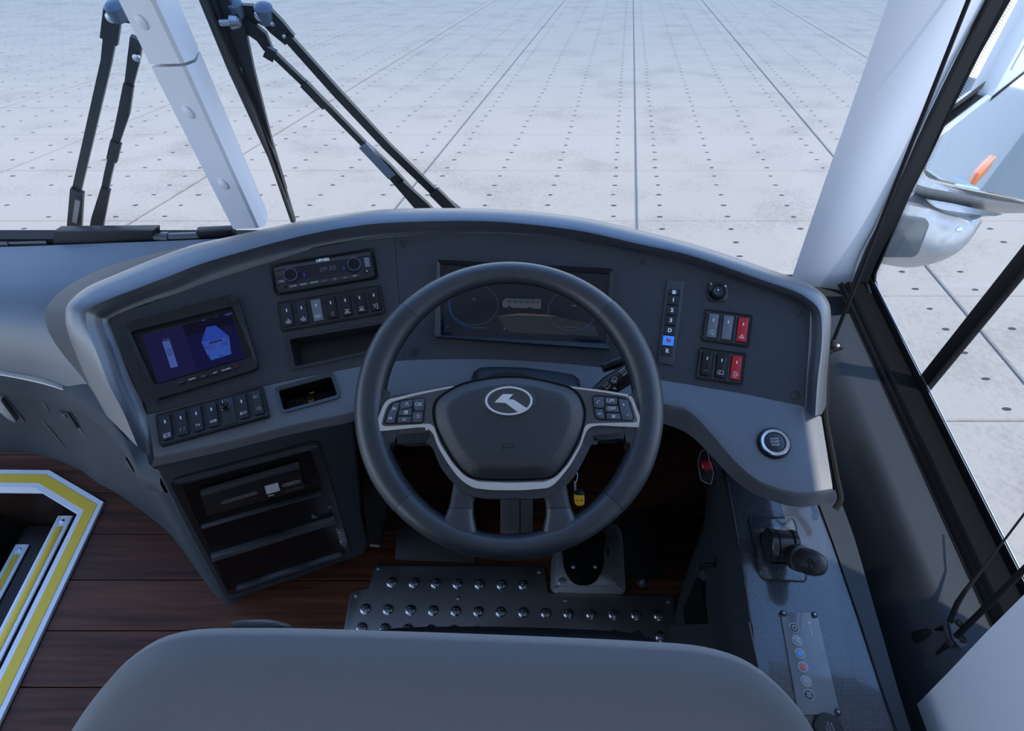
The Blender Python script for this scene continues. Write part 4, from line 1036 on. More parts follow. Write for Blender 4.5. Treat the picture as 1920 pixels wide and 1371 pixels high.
for x, y in ((940, 85), (300, 880)):
    k = f.at(*d5(x, y), .0118); lathe('screw_cover', k, [(.0068, -.001), (.0068, .0004), (.0060, .0008), (0, .0008)], BLK, mon, 20)

# ---- radio
q = mp(d4, [(135, 245), (1165, 80), (1215, 385), (190, 555)])
f = frq(q, cone)
rad = thing('car_radio', 'single-slot car radio with two round knobs and a dim clock display', 'radio', f.o)
RADF = mat('radio_face', (.022, .024, .028), .35)
ring('surround', f, rpoly(f.poly(q), .006), rpoly(f.poly(mp(d4, [(160, 262), (1140, 100), (1185, 370), (212, 535)])), .006), -.003, .004, BLK, rad, hi=.002)
fo = rpoly(f.poly(mp(d4, [(172, 262), (1125, 112), (1180, 362), (215, 528)]), .010), .008)
face = plate('face', f, fo, -.003, .010, RADF, rad, bev=.003)
ring('face_bead', f, [(a * .985, b * .96) for a, b in fo], [(a * .978, b * .945) for a, b in fo], .0095, .0104, BEZ, face)
plate('top_lip', f, rpoly(f.poly(mp(d4, [(178, 280), (1120, 125), (1128, 150), (186, 303)]), .0105), .001), .009, .0112, mat('radio_lip', (.06, .063, .07), .35), face)
text('lettering', f, 'HPH06', .0075, WPRINT, face, *f.hit(*d4(660, 200), .0112), .0116, bold=.0003)
dsp = plate('display', f, f.poly(mp(d4, [(435, 280), (893, 205), (905, 305), (455, 382)]), .0105), .009, .0106, SCR, face)
text('clock_digits', f, '09:30', .0125, emat('clock_dim', (.07, .08, .15), .5), dsp if False else rad, *f.hit(*d4(710, 285), .011), .0110)
fills('level_bars', f, [[f.hit(*p, .011) for p in mp(d4, pp_)] for pp_ in ([(858, 270), (878, 266), (878, 290), (858, 293)], [(468, 325), (480, 323), (486, 360), (472, 362)])], emat('bars_blue', (.02, .06, .35), .5), rad, h=.0110, kind='stuff')
for x, y in ((354, 360), (976, 257)):
    k = f.at(*d4(x, y), .0095)
    kn = lathe('knob', k, [(.0108, 0), (.0108, .004), (.0104, .0095), (.0098, .0105), (.009, .0108), (0, .0102)], mat('spun_black', (.02, .02, .022), .28, .6), rad, 36)
    ring('knob_ring', k, ell(.0112, .0112), ell(.0100, .0100), .004, .0112, mat('violet_ring', (.16, .17, .34), .25, .6), kn)
for x, y, w_, h_, s_ in ((243, 335, .017, .011, ''), (255, 412, .017, .009, 'MOD'), (370, 458, .0165, .0068, 'MOVIE'), (472, 440, .0165, .0068, 'MUSIC'), (576, 422, .0165, .0068, 'PHOTO'), (680, 406, .0165, .0068, '>'), (782, 389, .0165, .0068, '>>'), (884, 373, .0165, .0068, '<<'), (982, 357, .0165, .0068, 'RET'), (918, 167, .012, .003, ''), (1003, 153, .012, .003, ''), (1084, 140, .012, .003, '')):
    k = f.at(*d4(x, y), .0098)
    b = plate('button', k, rrect(w_, h_, .0008, seg=2), -.002, .0016, mat('radio_button', (.045, .047, .053), .32) if 'radio_button' not in MATS else MATS['radio_button'], rad, bev=.0005, seg=1)
    if s_: text('lettering', k, s_, .0038, WPRINT, b, 0, 0, .0018)
k = f.at(*d4(238, 335), .0115); text('phone_symbol', k, '~', .006, RED, rad, 0, 0, .0004, bold=.0004)
lathe('indicator', f.at(*d4(398, 287), .0100), [(.0024, 0), (.0024, .0004), (0, .0006)], mat('dark_red2', (.10, .01, .01), .3), rad, 12)
usb = plate('usb_socket', f.at(*d4(1098, 222), .0098), rrect(.0075, .0155, .001), -.002, .0006, BLKG, rad)
ring('usb_rim', f.at(*d4(1098, 222), .0098), rrect(.0075, .0155, .001), rrect(.0050, .0120, .001), 0, .0012, ALU, rad)
plate('usb_tongue', f.at(*d4(1098, 222), .0098), rrect(.0022, .0095, .0004), 0, .0009, ALU, rad)
for x, y, r in ((1097, 310, .0042), (290, 468, .0026)):
    lathe('aux_socket', f.at(*d4(x, y), .0098), [(r, 0), (r, .0009), (r * .6, .0010), (r * .5, -.001), (0, -.001)], BLKG, rad, 16)
lathe('socket_pin', f.at(*d4(1096, 308), .0100), [(.0018, 0), (.0016, .001), (0, .0014)], ALU, rad, 10)

# ---- rocker switch banks
def icon(kind, s):
    I = {'wash': [[(-.8, .2), (-.5, -.6), (.5, -.6), (.8, .2)], [(-.35, .3), (-.35, -.3), (.35, -.3), (.35, .3)], [(0, .7), (0, -.1)], [(-.2, .5), (0, .75), (.2, .5)]],
     'demist': [[(-1, 0), (-.5, .35), (.5, .35), (1, 0), (.5, -.35), (-.5, -.35), (-1, 0)], [(-.4, -.1), (-.4, .2)], [(0, -.1), (0, .2)], [(.4, -.1), (.4, .2)]],
     'lamp': [[(-.7, .5), (.7, .5)], [(-.45, .5), (-.3, -.2), (.3, -.2), (.45, .5)], [(-.5, -.3), (-.9, -.8)], [(.5, -.3), (.9, -.8)], [(0, -.3), (0, -.8)], [(-.25, -.3), (-.45, -.8)], [(.25, -.3), (.45, -.8)]],
     'door': [[(-.9, .5), (.2, .6)], [(.6, .9), (.6, -.9), (.1, -.9)], [(-.6, 0), (.2, .1)], [(-.5, -.4), (-.1, -.3)]],
     'small': [[(-.4, .5), (.4, .6), (.3, .1), (-.3, .1), (-.4, -.5), (.4, -.6), (.3, -.2)]],
     'horn': [[(-.9, .5), (-.6, .1), (.5, .4), (.9, .1), (.4, -.3), (-.3, -.4), (-.6, 0)], [(-.9, .5), (-.9, -.5), (-.6, -.1)]],
     'fog': [[(-.1, .5), (.3, .5), (.7, .2), (.7, -.2), (.3, -.5), (-.1, -.5), (-.1, .5)], [(-.3, .4), (-.9, .3)], [(-.3, 0), (-.9, -.1)], [(-.3, -.4), (-.9, -.5)], [(-.6, .7), (-.5, .2), (-.65, -.2), (-.5, -.7)]],
     'bell': [[(-.6, -.3), (-.6, .5), (-.2, .8), (.3, .8), (.6, .4), (.6, -.3), (-.6, -.3)], [(.0, -.3), (.3, -.8), (.9, -.8)]],
     'mirror': [[(-.9, .5), (-.2, .5)], [(0, .3), (.1, -.6)], [(.3, .2), (-.1, -.5)], [(.7, .3), (.7, -.5)]],
     'hazard': [[(-.8, -.6), (.8, -.6), (0, .8), (-.8, -.6)], [(-.45, -.4), (.45, -.4), (0, .35), (-.45, -.4)]],
     'bus': [[(-.9, -.4), (-.9, .2), (-.5, .6), (.9, .6), (.9, -.4), (-.9, -.4)], [(-.2, .6), (-.2, -.4)], [(-.5, -.4), (-.5, -.6), (-.2, -.6)], [(.4, -.4), (.4, -.6), (.7, -.6)]],
     'exit': [[(-.6, -.9), (-.6, .9), (.3, .9), (.3, -.9), (-.6, -.9)], [(-.3, .5), (.0, .3), (-.2, 0), (0, -.5)], [(.4, 0), (.9, 0)], [(.7, .2), (.9, 0), (.7, -.2)]],
     'fork': [[(-.8, .5), (-.3, .5)], [(-.6, .5), (-.6, -.5)], [(-.6, .1), (-.3, .1)], [(.8, .5), (.3, .5)], [(.4, .5), (.4, -.5)], [(.4, .1), (.7, .1)]]}
    return [[(a * s, b * s) for a, b in l] for l in I[kind]]
def rocker(fr, w, h, m, parent, hb, ht, lab=None):
    """rocking cap, heights at bottom and top edges"""
    bm = bmesh.new()
    P = [(-w / 2, -h / 2, hb), (w / 2, -h / 2, hb), (w / 2, 0, (hb + ht) / 2 - .0008), (w / 2, h / 2, ht), (-w / 2, h / 2, ht), (-w / 2, 0, (hb + ht) / 2 - .0008)]
    T = [bm.verts.new(fr.pt(*p)) for p in P]; Bv = [bm.verts.new(fr.pt(a, b, -.004)) for a, b, _ in P]
    bm.faces.new((T[0], T[1], T[2], T[5])); bm.faces.new((T[5], T[2], T[3], T[4])); bm.faces.new(list(reversed(Bv)))
    for i in range(6): bm.faces.new((Bv[i], Bv[(i + 1) % 6], T[(i + 1) % 6], T[i]))
    te = [e for e in bm.edges if e.verts[0] in T and e.verts[1] in T and not (set(e.verts) == {T[2], T[5]})]
    bmesh.ops.bevel(bm, geom=te, offset=.0010, segments=2, profile=.5, affect='EDGES', clamp_overlap=True)
    return fin('rocker_switch', bm, m, parent, label=lab)
def bank(quad, cells, label, surf=cone, lift=0.0, grp=None):
    f = frq(quad, surf); w0, h0 = f.w, f.hh
    f = f.off(0, 0, lift); f.w, f.hh = w0, h0
    b = thing('switch_bank', label, 'switches', f.o, group=grp)
    w, h = f.w, f.hh; n = len(cells); cw = (w - .004) / n
    plate('base', f, rrect(w, h, .003), -.004, .0012, BLK, b)
    ring('bezel', f, rrect(w, h, .003), rrect(w - .004, h - .006, .002), -.002, .0040, BLKG, b)
    for i, (m, syms, lab) in enumerate(cells):
        cx = -w / 2 + .002 + cw * (i + .5); k = f.off(cx, 0)
        ring('switch_frame', k, rrect(cw - .0004, h - .0065, .001), rrect(cw - .0075, h - .0135, .001), .0, .0038, BEZ, b, hi=.0030)
        if m is None:
            plate('knob_plate', k, rrect(cw - .003, h - .010, .001), .001, .0045, BEZ, b, bev=.0004)
            kk = k.off(-.003, h * .16, .004)
            kn = lathe('dimmer_knob', kk, [(.0072, 0), (.0072, .002), (.0060, .003), (.0060, .011), (.0052, .0118), (.0045, .0112), (0, .0110)], BLKG, b, 28, label='small round dimmer knob')
            strokes('pointer', kk, [[(0, .002), (0, .0055)]], .0008, WPRINT, kn, h=.0118)
            continue
        rw, rh = cw - .0085, h - .0150
        r = rocker(k, rw, rh, m, b, .0062, .0078, lab)
        sl = (.0078 - .0062) / rh
        up = Fr(k.pt(0, rh * .25, .00720), k.u, n=(k.n - k.v * (sl + .0)))
        if syms and syms[0] == 'fog2':
            strokes('symbol', up, icon('fog', .0045), .0006, GPRINT, r, h=.0006); lo = k.off(0, -rh * .28, .0062); strokes('symbol', lo, [[(-a, b2) for a, b2 in l] for l in icon('fog', .0045)], .0006, GPRINT, r, h=.0012)
            continue
        plate('indicator', up, ell(.0011, .0030, 0, -.001, 12), -.001, .0008, WPRINT, r)
        lo = Fr(k.pt(0, -rh * .25, .0066), k.u, n=k.n)
        if syms:
            s_ = syms[0]
            pm = syms[1] if len(syms) > 1 else WPRINT
            if s_.startswith('"'):
                for j, tline in enumerate(s_[1:].split('|')): text('lettering', lo, tline, .0062 if len(tline) < 4 else .0032, pm, r, 0, -.002 - j * .004, .0010)
            else: strokes('symbol', lo.off(0, -.002), icon(s_, .0052), .0006, pm, r, h=.0009)
    return b
bank(mp(d4, [(205, 620), (1235, 450), (1280, 725), (265, 915)]),
     [(ROCKB, ('wash',), None), (ROCKB, ('wash',), None), (MINT, ('demist',), 'pale grey rocker switch'), (ROCK, ('small', GPRINT), None), (ROCK, ('lamp',), None), (ROCK, ('lamp',), None), (ROCK, ('door',), None)],
     'row of seven black rocker switches directly under the car radio')
bank(mp(d5, [(312, 1040), (1185, 815), (1235, 1045), (380, 1290)]),
     [(ROCKB, ('"POWER|BUS',), None), (ROCKB, ('fork', GPRINT), None), (ROCKB, ('"TV',), None), (ROCKB, ('"ASR',), None), (None, (), None), (ROCKB, ('horn',), None), (BEZ, ('fog2',), None)],
     'row of switches with a small dimmer knob on the ledge under the monitor', surf=lambda x, y: ledge(x, y), lift=.008)
bank(mp(d7, [(505, 395), (940, 450), (890, 745), (465, 680)]),
     [(MINT, ('bell',), None), (MINT, ('mirror', GPRINT), None), (RED, ('hazard',), 'red hazard warning rocker switch')],
     'upper block of three rocker switches with a red hazard switch')
bank(mp(d7, [(450, 742), (878, 800), (832, 1090), (408, 1030)]),
     [(ROCK, ('"5w:q', GPRINT), None), (ROCK, ('bus',), None), (RED, ('exit',), 'red emergency door rocker switch')],
     'lower block of three rocker switches with a red door switch')

# ---- storage slot cut into the left panel
q = mp(d4, [(280, 965), (1290, 795), (1330, 1080), (345, 1295)])
f = frq(q, cone)
slot = thing('storage_slot', 'empty black storage slot beneath the row of seven switches', 'tray', f.o)
so = rpoly(f.poly(q), .003); si = rpoly(f.poly(mp(d4, [(335, 985), (1250, 832), (1280, 1060), (388, 1252)])), .003)
cutout(lp, f, [(a * .99, b * .98) for a, b in so], -.02, .02)
ring('frame', f, so, si, -.004, .0030, BEZ, slot, hi=.002)
bm = bmesh.new(); n = len(si); si = ccw(si)
T = [bm.verts.new(f.pt(a, b, 0)) for a, b in si]; Bv = [bm.verts.new(f.pt(a * .94, b * .80 + .004, -.05)) for a, b in si]
bm.faces.new(Bv)
for i in range(n): bm.faces.new((T[i], T[(i + 1) % n], Bv[(i + 1) % n], Bv[i]))
fin('tray', bm, mat('tray_satin', (.020, .022, .026), .3), slot, smooth=30)

# ---- small open tray in the ledge
q = mp(c5, [(1000, 920), (1330, 830), (1370, 975), (1040, 1065)])
f = frq(q, lambda x, y: ledge(x, y))
tr = thing('ledge_tray', 'open black tray with a rounded rim in the ledge left of the wheel', 'tray', f.o)
to = rpoly(f.poly(q), .008); ti = rpoly(f.poly(mp(c5, [(1022, 935), (1315, 855), (1350, 960), (1050, 1045)])), .005)
cutout(lg, f, [(a * .97, b * .97) for a, b in to], -.09, .02)
ring('rim', f, to, ti, -.003, .005, mat('rim_satin', (.05, .056, .066), .3), tr, hi=.003)
bm = bmesh.new(); ti = ccw(ti); n = len(ti)
T = [bm.verts.new(f.pt(a, b, 0)) for a, b in ti]; Bv = [bm.verts.new(f.pt(a * .97, b * .95, -.055)) for a, b in ti]
bm.faces.new(Bv)
for i in range(n): bm.faces.new((T[i], T[(i + 1) % n], Bv[(i + 1) % n], Bv[i]))
fin('tray', bm, DARK, tr, smooth=30)
for j, (x, y, r, lab) in enumerate(((1210, 945, .006, 'small brown metal fitting at the back of the ledge tray'), (1205, 992, .007, 'brown metal fitting at the front of the ledge tray'))):
    k = f.at(*c5(x, y), -.045)
    o = thing('brass_fitting', lab, 'fitting', k.o, group='fittings in the ledge tray')
    lathe('nut', k, [(r, 0), (r, .006), (r * .8, .009), (r * .5, .010), (r * .45, .003), (0, .003)], BROWN, o, 6 if j else 16)
    tube('pin', [k.pt(0, 0, .003), k.pt(.002, .006, .016)], .0016, BROWN, o, 8)
k = f.at(*c5(1150, 1010), -.045); o = thing('metal_ring', 'thin steel ring lying in the ledge tray', 'ring', k.o)
tube('loop', [k.pt(.008 * math.cos(t), .008 * math.sin(t), .002) for t in [2 * math.pi * i / 24 for i in range(25)]], .0009, ALU, o, 6)

# ---- instrument cluster
q = [(820, 488), (1150, 505), (1145, 655), (815, 632)]
f = frq(q, cone).off(0, 0, .003)
clu = thing('instrument_cluster', 'wide dark digital instrument cluster behind the steering wheel', 'display', f.o)
co = rpoly(f.poly(q, .006), .004)
ring('bezel', f, co, rpoly(f.poly(mp(c6, [(400, 78), (1128, 120), (1110, 420), (402, 385)]), .006), .003), -.014, .010, BLK, clu, hi=.004)
cs = plate('screen', f, rpoly(f.poly(mp(c6, [(395, 75), (1132, 115), (1115, 424), (398, 390)])), .003), -.012, .0012, SCR, clu)
cz = lambda pts: [f.hit(*p, .0016) for p in mp(c6, pts)]
cpx = lambda x, y: f.hit(*c6(x, y), .0016)
EB = emat('cluster_dim', (.05, .07, .11), .45)
def circ(x, y, rx, ry, t0=0, t1=360, n=48): return [cpx(x + rx * math.cos(math.radians(t0 + (t1 - t0) * k / n)), y + ry * math.sin(math.radians(t0 + (t1 - t0) * k / n))) for k in range(n + 1)]
fills('screen_sheen', f, [cz([(425, 100), (1112, 138), (1096, 405), (418, 372)])], emat('cluster_sheen', (.012, .017, .030), .5), cs, h=.00128)  # dim glowing fill stands for the reflection on the screen glass
strokes('gauge_ring', f, [circ(545, 255, 104, 88), circ(965, 280, 102, 86)], .0010, emat('gauge_ring', (.05, .08, .14), .35), cs, h=.0016)
strokes('gauge_glow', f, [circ(548, 256, 112, 95, 100, 200, 24)], .0022, emat('gauge_blue', (.01, .03, .16), .5), cs, h=.0014)
strokes('gauge_glow', f, [circ(965, 281, 110, 94, 40, 95, 16)], .0010, emat('gauge_blue2', (.01, .04, .20), .4), cs, h=.0014)
fills('bus_picture', f, [cz([(668, 240), (682, 228), (832, 232), (832, 272), (668, 266)])], emat('bus_pale', (.075, .095, .125), .40), cs, h=.0017)
fills('bus_picture', f, [cz([(686, 232), (826, 236), (826, 250), (686, 247)])], emat('bus_glassd', (.04, .06, .09), .4), cs, h=.0019)
fills('bus_picture', f, [circ(697, 268, 9, 8, n=12), circ(784, 273, 9, 8, n=12)], emat('bus_wheel', (.02, .025, .035), .4), cs, h=.0020)
strokes('bus_picture', f, [[cpx(x, 233), cpx(x, 249)] for x in (710, 735, 760, 785, 810)], .0006, emat('bus_line', (.12, .15, .20), .4), cs, h=.0021)
fills('road_picture', f, [cz([(640, 303), (740, 292), (860, 298), (905, 306), (1060, 340), (1080, 390), (700, 372)])], emat('road_dim', (.030, .040, .056), .40), cs, h=.0013)
fills('road_picture', f, [cz([(640, 303), (740, 292), (860, 298), (905, 306), (740, 300)])], emat('road_edge', (.12, .10, .09), .40), cs, h=.0016)
text('lettering', f, 'AB', .006, emat('tiny_green', (.02, .12, .05), .5), cs, *cpx(545, 232), .0016)
fills('status_marks', f, [cz([(965, 256), (985, 256), (985, 262), (965, 262)]), cz([(672, 352), (684, 352), (680, 362), (672, 362)]), cz([(540, 352), (600, 352), (600, 355), (540, 355)]), cz([(930, 348), (990, 350), (990, 353), (930, 351)]), cz([(430, 346), (436, 346), (436, 352), (430, 352)])], EB, cs, h=.0016, kind='stuff')

# ---- gear selector keys
q = mp(d7, [(150, 122), (312, 138), (215, 905), (58, 885)])
f = frq(q, cone)
gs = thing('gear_selector', 'upright gear selector with keys 1, 2, 3, D, a lit blue N and R', 'gear selector', f.o)
GSM = mat('selector_plate', (.052, .058, .066), .45)
plate('plate', f, f.poly(q, .003), -.003, .004, GSM, gs, bev=.001)
plate('key_well', f, rpoly(f.poly(mp(d7, [(168, 205), (272, 215), (195, 822), (98, 808)]), .0042), .001), .002, .0046, RUB, gs)
KEYM = mat('selector_key', (.026, .029, .033), .35)
kl = [(215, 235, '', 46), (208, 307, '1', 88), (196, 401, '2', 88), (186, 495, '3', 86), (175, 587, 'D', 86), (164, 680, 'N', 92), (152, 775, 'R', 84)]
for x, y, s_, hh in kl:
    half = 50 if s_ != 'N' else 52
    py = hh / 2 - 2
    pts = [(x - half + py * .11, y - py - 5), (x + half + py * .11 - 4, y - py + 5), (x + half - py * .11 - 4, y + py + 5), (x - half - py * .11, y + py - 5)]
    k = plate('key', f, rpoly(f.poly(mp(d7, pts), .006), .0008, 2), .003, .0066, BLUEB if s_ == 'N' else KEYM, gs, bev=.0005, label='lit blue N key' if s_ == 'N' else None)
    kf2 = f.at(*d7(x, y), .0068)
    if s_: text('lettering', kf2, s_, .0092, RED if s_ == 'N' else WPRINT, k, 0, 0, .0003, bold=.0005)
    else: fills('symbol', kf2, [[(-.003, -.0035), (.003, -.0035), (.003, .0035), (-.003, .0035)]], WPRINT, k, h=.0003)

# ---- mirror joystick
f = frq(mp(d7, [(530, 140), (712, 150), (700, 330), (518, 318)]), cone)
mj = thing('mirror_joystick', 'square black mirror control with a round joystick marked L and R', 'control', f.o)
plate('base', f, rrect(f.w, f.hh, .010, seg=6), -.003, .0045, BEZ, mj, bev=.0012)
jf = f.at(*d7(612, 235), .0045)
lathe('well', jf, [(.0152, 0), (.0152, .0008), (.0145, .0010), (.0130, .0003), (0, .0003)], BLKG, mj, 36)
kn = lathe('joystick', jf, [(.0100, .0004), (.0096, .003), (.0088, .006), (.0078, .0080), (.0060, .0074), (.0030, .0068), (0, .0068)], mat('stick_grey', (.03, .034, .04), .4), mj, 32)
lathe('dot', jf.off(0, .002, .0072), [(.0016, 0), (.0013, .0008), (0, .0010)], WPRINT, kn, 10)
for x, y, s_ in ((556, 158, 'L'), (688, 180, 'R')): text('lettering', f.at(*d7(x, y), .0048), s_, .0048, WPRINT, mj, 0, 0, .0002, bold=.0003)

# ---- start button in the ledge
f0 = frq([(1421, 808), (1480, 812), (1480, 853), (1421, 850)], lambda x, y: ledge(x, y))
f = Fr(ledge(*c7(889, 1003)), (1, 0, 0), n=f0.n)
sbtn = thing('start_button', 'round silver-ringed engine start stop button on the right ledge', 'button', f.o)
lathe('collar', f, [(.0262, -.002), (.0262, .0015), (.0245, .0045), (.0225, .005), (.0215, .004)], BLKG, sbtn, 48)
lathe('silver_ring', f, [(.0222, .002), (.0222, .0055), (.0212, .0066), (.0172, .0062), (.0160, .004), (.016, .002)], mat('satin_silver', (.72, .74, .77), .25, 1), sbtn, 48)
cap = lathe('cap', f, [(.0158, .001), (.0158, .0048), (.0148, .0054), (0, .0056)], ROCKB, sbtn, 40)
for s_, b_ in (('ENGINE', .0055), ('START', .0005), ('STOP', -.0048)): text('lettering', f, s_, .0050 if s_ != 'ENGINE' else .0036, WPRINT, cap, .0, b_, .0060)
#@@
# ================================================================ LEFT CABINET
q = [(286, 872), (662, 788), (690, 1036), (424, 1131)]
qp = [PD(286, 872, .985), PD(662, 788, 1.055), PZ(690, 1036, .075), PZ(424, 1131, .05)]
o_ = sum(qp, V()) / 4
cf = Fr(o_, (qp[1] - qp[0]) + (qp[2] - qp[3]), v=(qp[0] - qp[3]) + (qp[1] - qp[2]))
cab = thing('cabinet', 'dark grey equipment cabinet hanging under the left ledge', 'cabinet', V((cf.o.x, cf.o.y, .05)))
body = smc(cf.poly([(288, 876), (292, 868), (470, 826), (640, 788), (660, 786), (666, 800), (672, 880), (684, 980), (691, 1020), (684, 1038), (660, 1048), (560, 1084), (460, 1118), (432, 1129), (420, 1124), (400, 1090), (350, 1000), (310, 920)]), 3)
# carcass with a rounded front edge, open in the middle
inner = rpoly(cf.poly(mp(d2, [(165, 365), (1150, 100), (1440, 880), (530, 1200)]), -.01), .01)
dome('carcass', cf, body, [(1, -.03), (1, -.012), (.992, -.004), (.975, 0), (.955, .002)], SIDE, cab, h0=-.26)
ff = rpoly(cf.poly(mp(d2, [(55, 330), (85, 300), (1150, 15), (1205, 50), (1445, 880), (1420, 910), (560, 1195), (520, 1190)]), .004), .012)
rim_o = rpoly(cf.poly(mp(d2, [(62, 325), (1195, 20), (1450, 890), (525, 1200)]), .004), .018)
rim_i = rpoly(cf.poly(mp(d2, [(165, 368), (1140, 100), (1400, 870), (520, 1165)]), .004), .008)
ring('face_frame', cf, rim_o, rim_i, -.01, .0045, mat('frame_black', (.016, .018, .021), .3), cab, hi=.003)
# carbon strip along the frame's top
plate('frame_inlay', cf, rpoly(cf.poly(mp(d2, [(85, 330), (1130, 60), (1190, 58), (1195, 80), (165, 350), (110, 345)]), .005), .004), .0035, .0049, CARB, cab)
plate('recess_back', cf, rim_i, -.02, .0022, mat('recess_black', (.004, .0042, .005), .25, spec=.3), cab)
for pts, h in (([(310, 692), (320, 698), (1215, 440), (1220, 428)], .010), ([(388, 918), (392, 948), (1335, 655), (1325, 630)], .014), ([(578, 1150), (580, 1166), (1378, 908), (1372, 893)], .012)):
    plate('shelf_edge', cf, cf.poly(mp(d2, pts), h), .002, h, CARB, cab, bev=.001)
plate('hinge_plate', cf, rpoly(cf.poly(mp(d2, [(1330, 700), (1385, 690), (1412, 790), (1400, 830), (1365, 815)]), .006), .002), .002, .007, STEEL, cab, bev=.001)
for x, y in ((1362, 722), (1375, 793)): lathe('screw', cf.at(*d2(x, y), .007), [(.004, 0), (.004, .0012), (.002, .002), (0, .002)], ALU, cab, 12)
lathe('lock', cf.at(*d2(1168, 600), .003), [(.006, 0), (.006, .002), (.003, .003), (0, .003)], STEEL, cab, 16)
lathe('screw', cf.at(*d2(1282, 525), .003), [(.004, 0), (.004, .0012), (0, .002)], STEEL, cab, 12)
# recorder
rec = thing('trip_recorder', 'black trip recorder in the top slot of the cabinet with a white label', 'recorder', cf.at(*d2(690, 430), .003).o)
plate('body', cf, cf.poly(mp(d2, [(303, 425), (1055, 215), (1090, 395), (360, 600)]), .008), .002, .0075, BLK, rec, bev=.001)
plate('top_bar', cf, cf.poly(mp(d2, [(310, 425), (1052, 212), (1055, 238), (312, 455)]), .014), .006, .0135, mat('bar_grey', (.045, .048, .053), .3), rec, bev=.001)
plate('display', cf, cf.poly(mp(d2, [(462, 487), (730, 408), (738, 432), (465, 512)]), .0085), .007, .0084, mat('lcd_grey', (.085, .09, .095), .25), rec)
lbl = plate('label', cf, cf.poly(mp(d2, [(790, 374), (890, 346), (908, 404), (808, 434)]), .0085), .007, .0083, mat('label_white', (.55, .56, .58), .5), rec)
rf = cf.at(*d2(840, 440), .0084)
u2 = (cf.pt(*cf.hit(*d2(1050, 378))) - cf.pt(*cf.hit(*d2(812, 442)))).normalized()
rf = Fr(rf.o, u2, n=cf.n)
text('lettering', rf, 'VITI', .0058, WPRINT, rec, 0, 0, .0002, bold=.0003)
text('lettering', rf, 'Vehicle Traveling Data Recorder', .0030, GPRINT, rec, .046, .0016, .0002)
for x, y, s_, rx in ((957, 358, 'ESP', .0075), (1017, 341, 'CCC', .0095)):
    k = Fr(cf.at(*d2(x, y), .0084).o, u2, n=cf.n); text('lettering', k, s_, .0052, WPRINT, rec, 0, 0, .0002); strokes('mark_ring', k, [ell(rx, .0062, n=24) + [ell(rx, .0062, n=24)[0]]], .0006, WPRINT, rec, h=.0002)
for x, y, s_ in ((518, 524, 'Menu'), (585, 506, '^'), (646, 486, 'v'), (708, 466, 'Enter')): text('lettering', Fr(cf.at(*d2(x, y), .0084).o, u2, n=cf.n), s_, .0040, GPRINT, rec, 0, 0, .0002)

# ================================================================ RIGHT CONSOLE
con = thing('side_console', 'glossy carbon-topped console between the driver seat and the side wall', 'console', (.47, .2, 0))
ZC = .55
CFz = Fr((.47, .3, ZC), (1, 0, 0), n=(0, 0, 1))
topL = [(.372, -.55), (.374, -.1)] + [CFz.hit(*p) for p in ()]
def czp(px, py, z=ZC): p = PZ(px, py, z); return (p.x - .47, p.y - .3)
lft = [czp(*p) for p in ((1424, 1260), (1412, 1190), (1398, 1100), (1384, 1020), (1370, 940), (1358, 880))]
lft = [(lft[0][0] - .004, -.85)] + lft
rgt = [czp(*p) for p in ((1535, 952), (1560, 1020), (1608, 1160), (1650, 1290), (1682, 1380))]
back_ = [(lft[-1][0], .40), (rgt[0][0], .40)]
poly_ = lft + [(lft[-1][0] + .0, .42), (rgt[0][0], .42)] + rgt + [(rgt[-1][0], -.85)]
plate('carbon_top', CFz, poly_, -.012, 0, CARBG, con, bev=.003)
# bright bead along the left edge
tube('edge_bead', crs([V((a + .47, b + .3, ZC - .0005)) for a, b in lft] + [V((lft[-1][0] + .47, .72, ZC - .0005))], 20), .0022, BEZ, con, 8)
# grey outer trim
r2_ = [czp(*p) for p in ((1580, 955), (1600, 1010), (1640, 1150), (1680, 1290), (1708, 1380))]
plate('outer_trim', CFz, rgt[::-1][:0] + [(rgt[0][0] + .001, .25)] + [(a + .001, b) for a, b in rgt] + [(rgt[-1][0] + .001, -.85), (r2_[-1][0], -.85)] + r2_[::-1] + [(r2_[0][0], .25)], -.05, .004, SIDE, con, bev=.006, seg=3)
# inner side panel
topc = [V((a + .47 - .001, b + .3, ZC - .006)) for a, b in lft] + [V((lft[-1][0] + .475, .70, ZC - .006)), V((lft[-1][0] + .52, .84, ZC - .006))]
bpx = [(1262, 1240), (1264, 1200), (1266, 1150), (1278, 1106), (1292, 1060), (1318, 985), (1326, 930)]
botc = [V((PZ(1262, 1240, .0).x, -.55, .0))] + [PZ(x, y, .0) for x, y in bpx] + [V((.60, .92, 0))]
m_ = min(len(topc), len(botc))
tp, bt = crs(topc, 40), crs(botc, 40)
loft('side_panel', [[p + V((.02, 0, .004)) for p in tp], tp, [lin(a, b, .04) + V((-.006, 0, 0)) for a, b in zip(tp, bt)], [lin(a, b, .33) for a, b in zip(tp, bt)], [lin(a, b, .66) for a, b in zip(tp, bt)], bt], SIDE, con, smooth=50, flip=True)
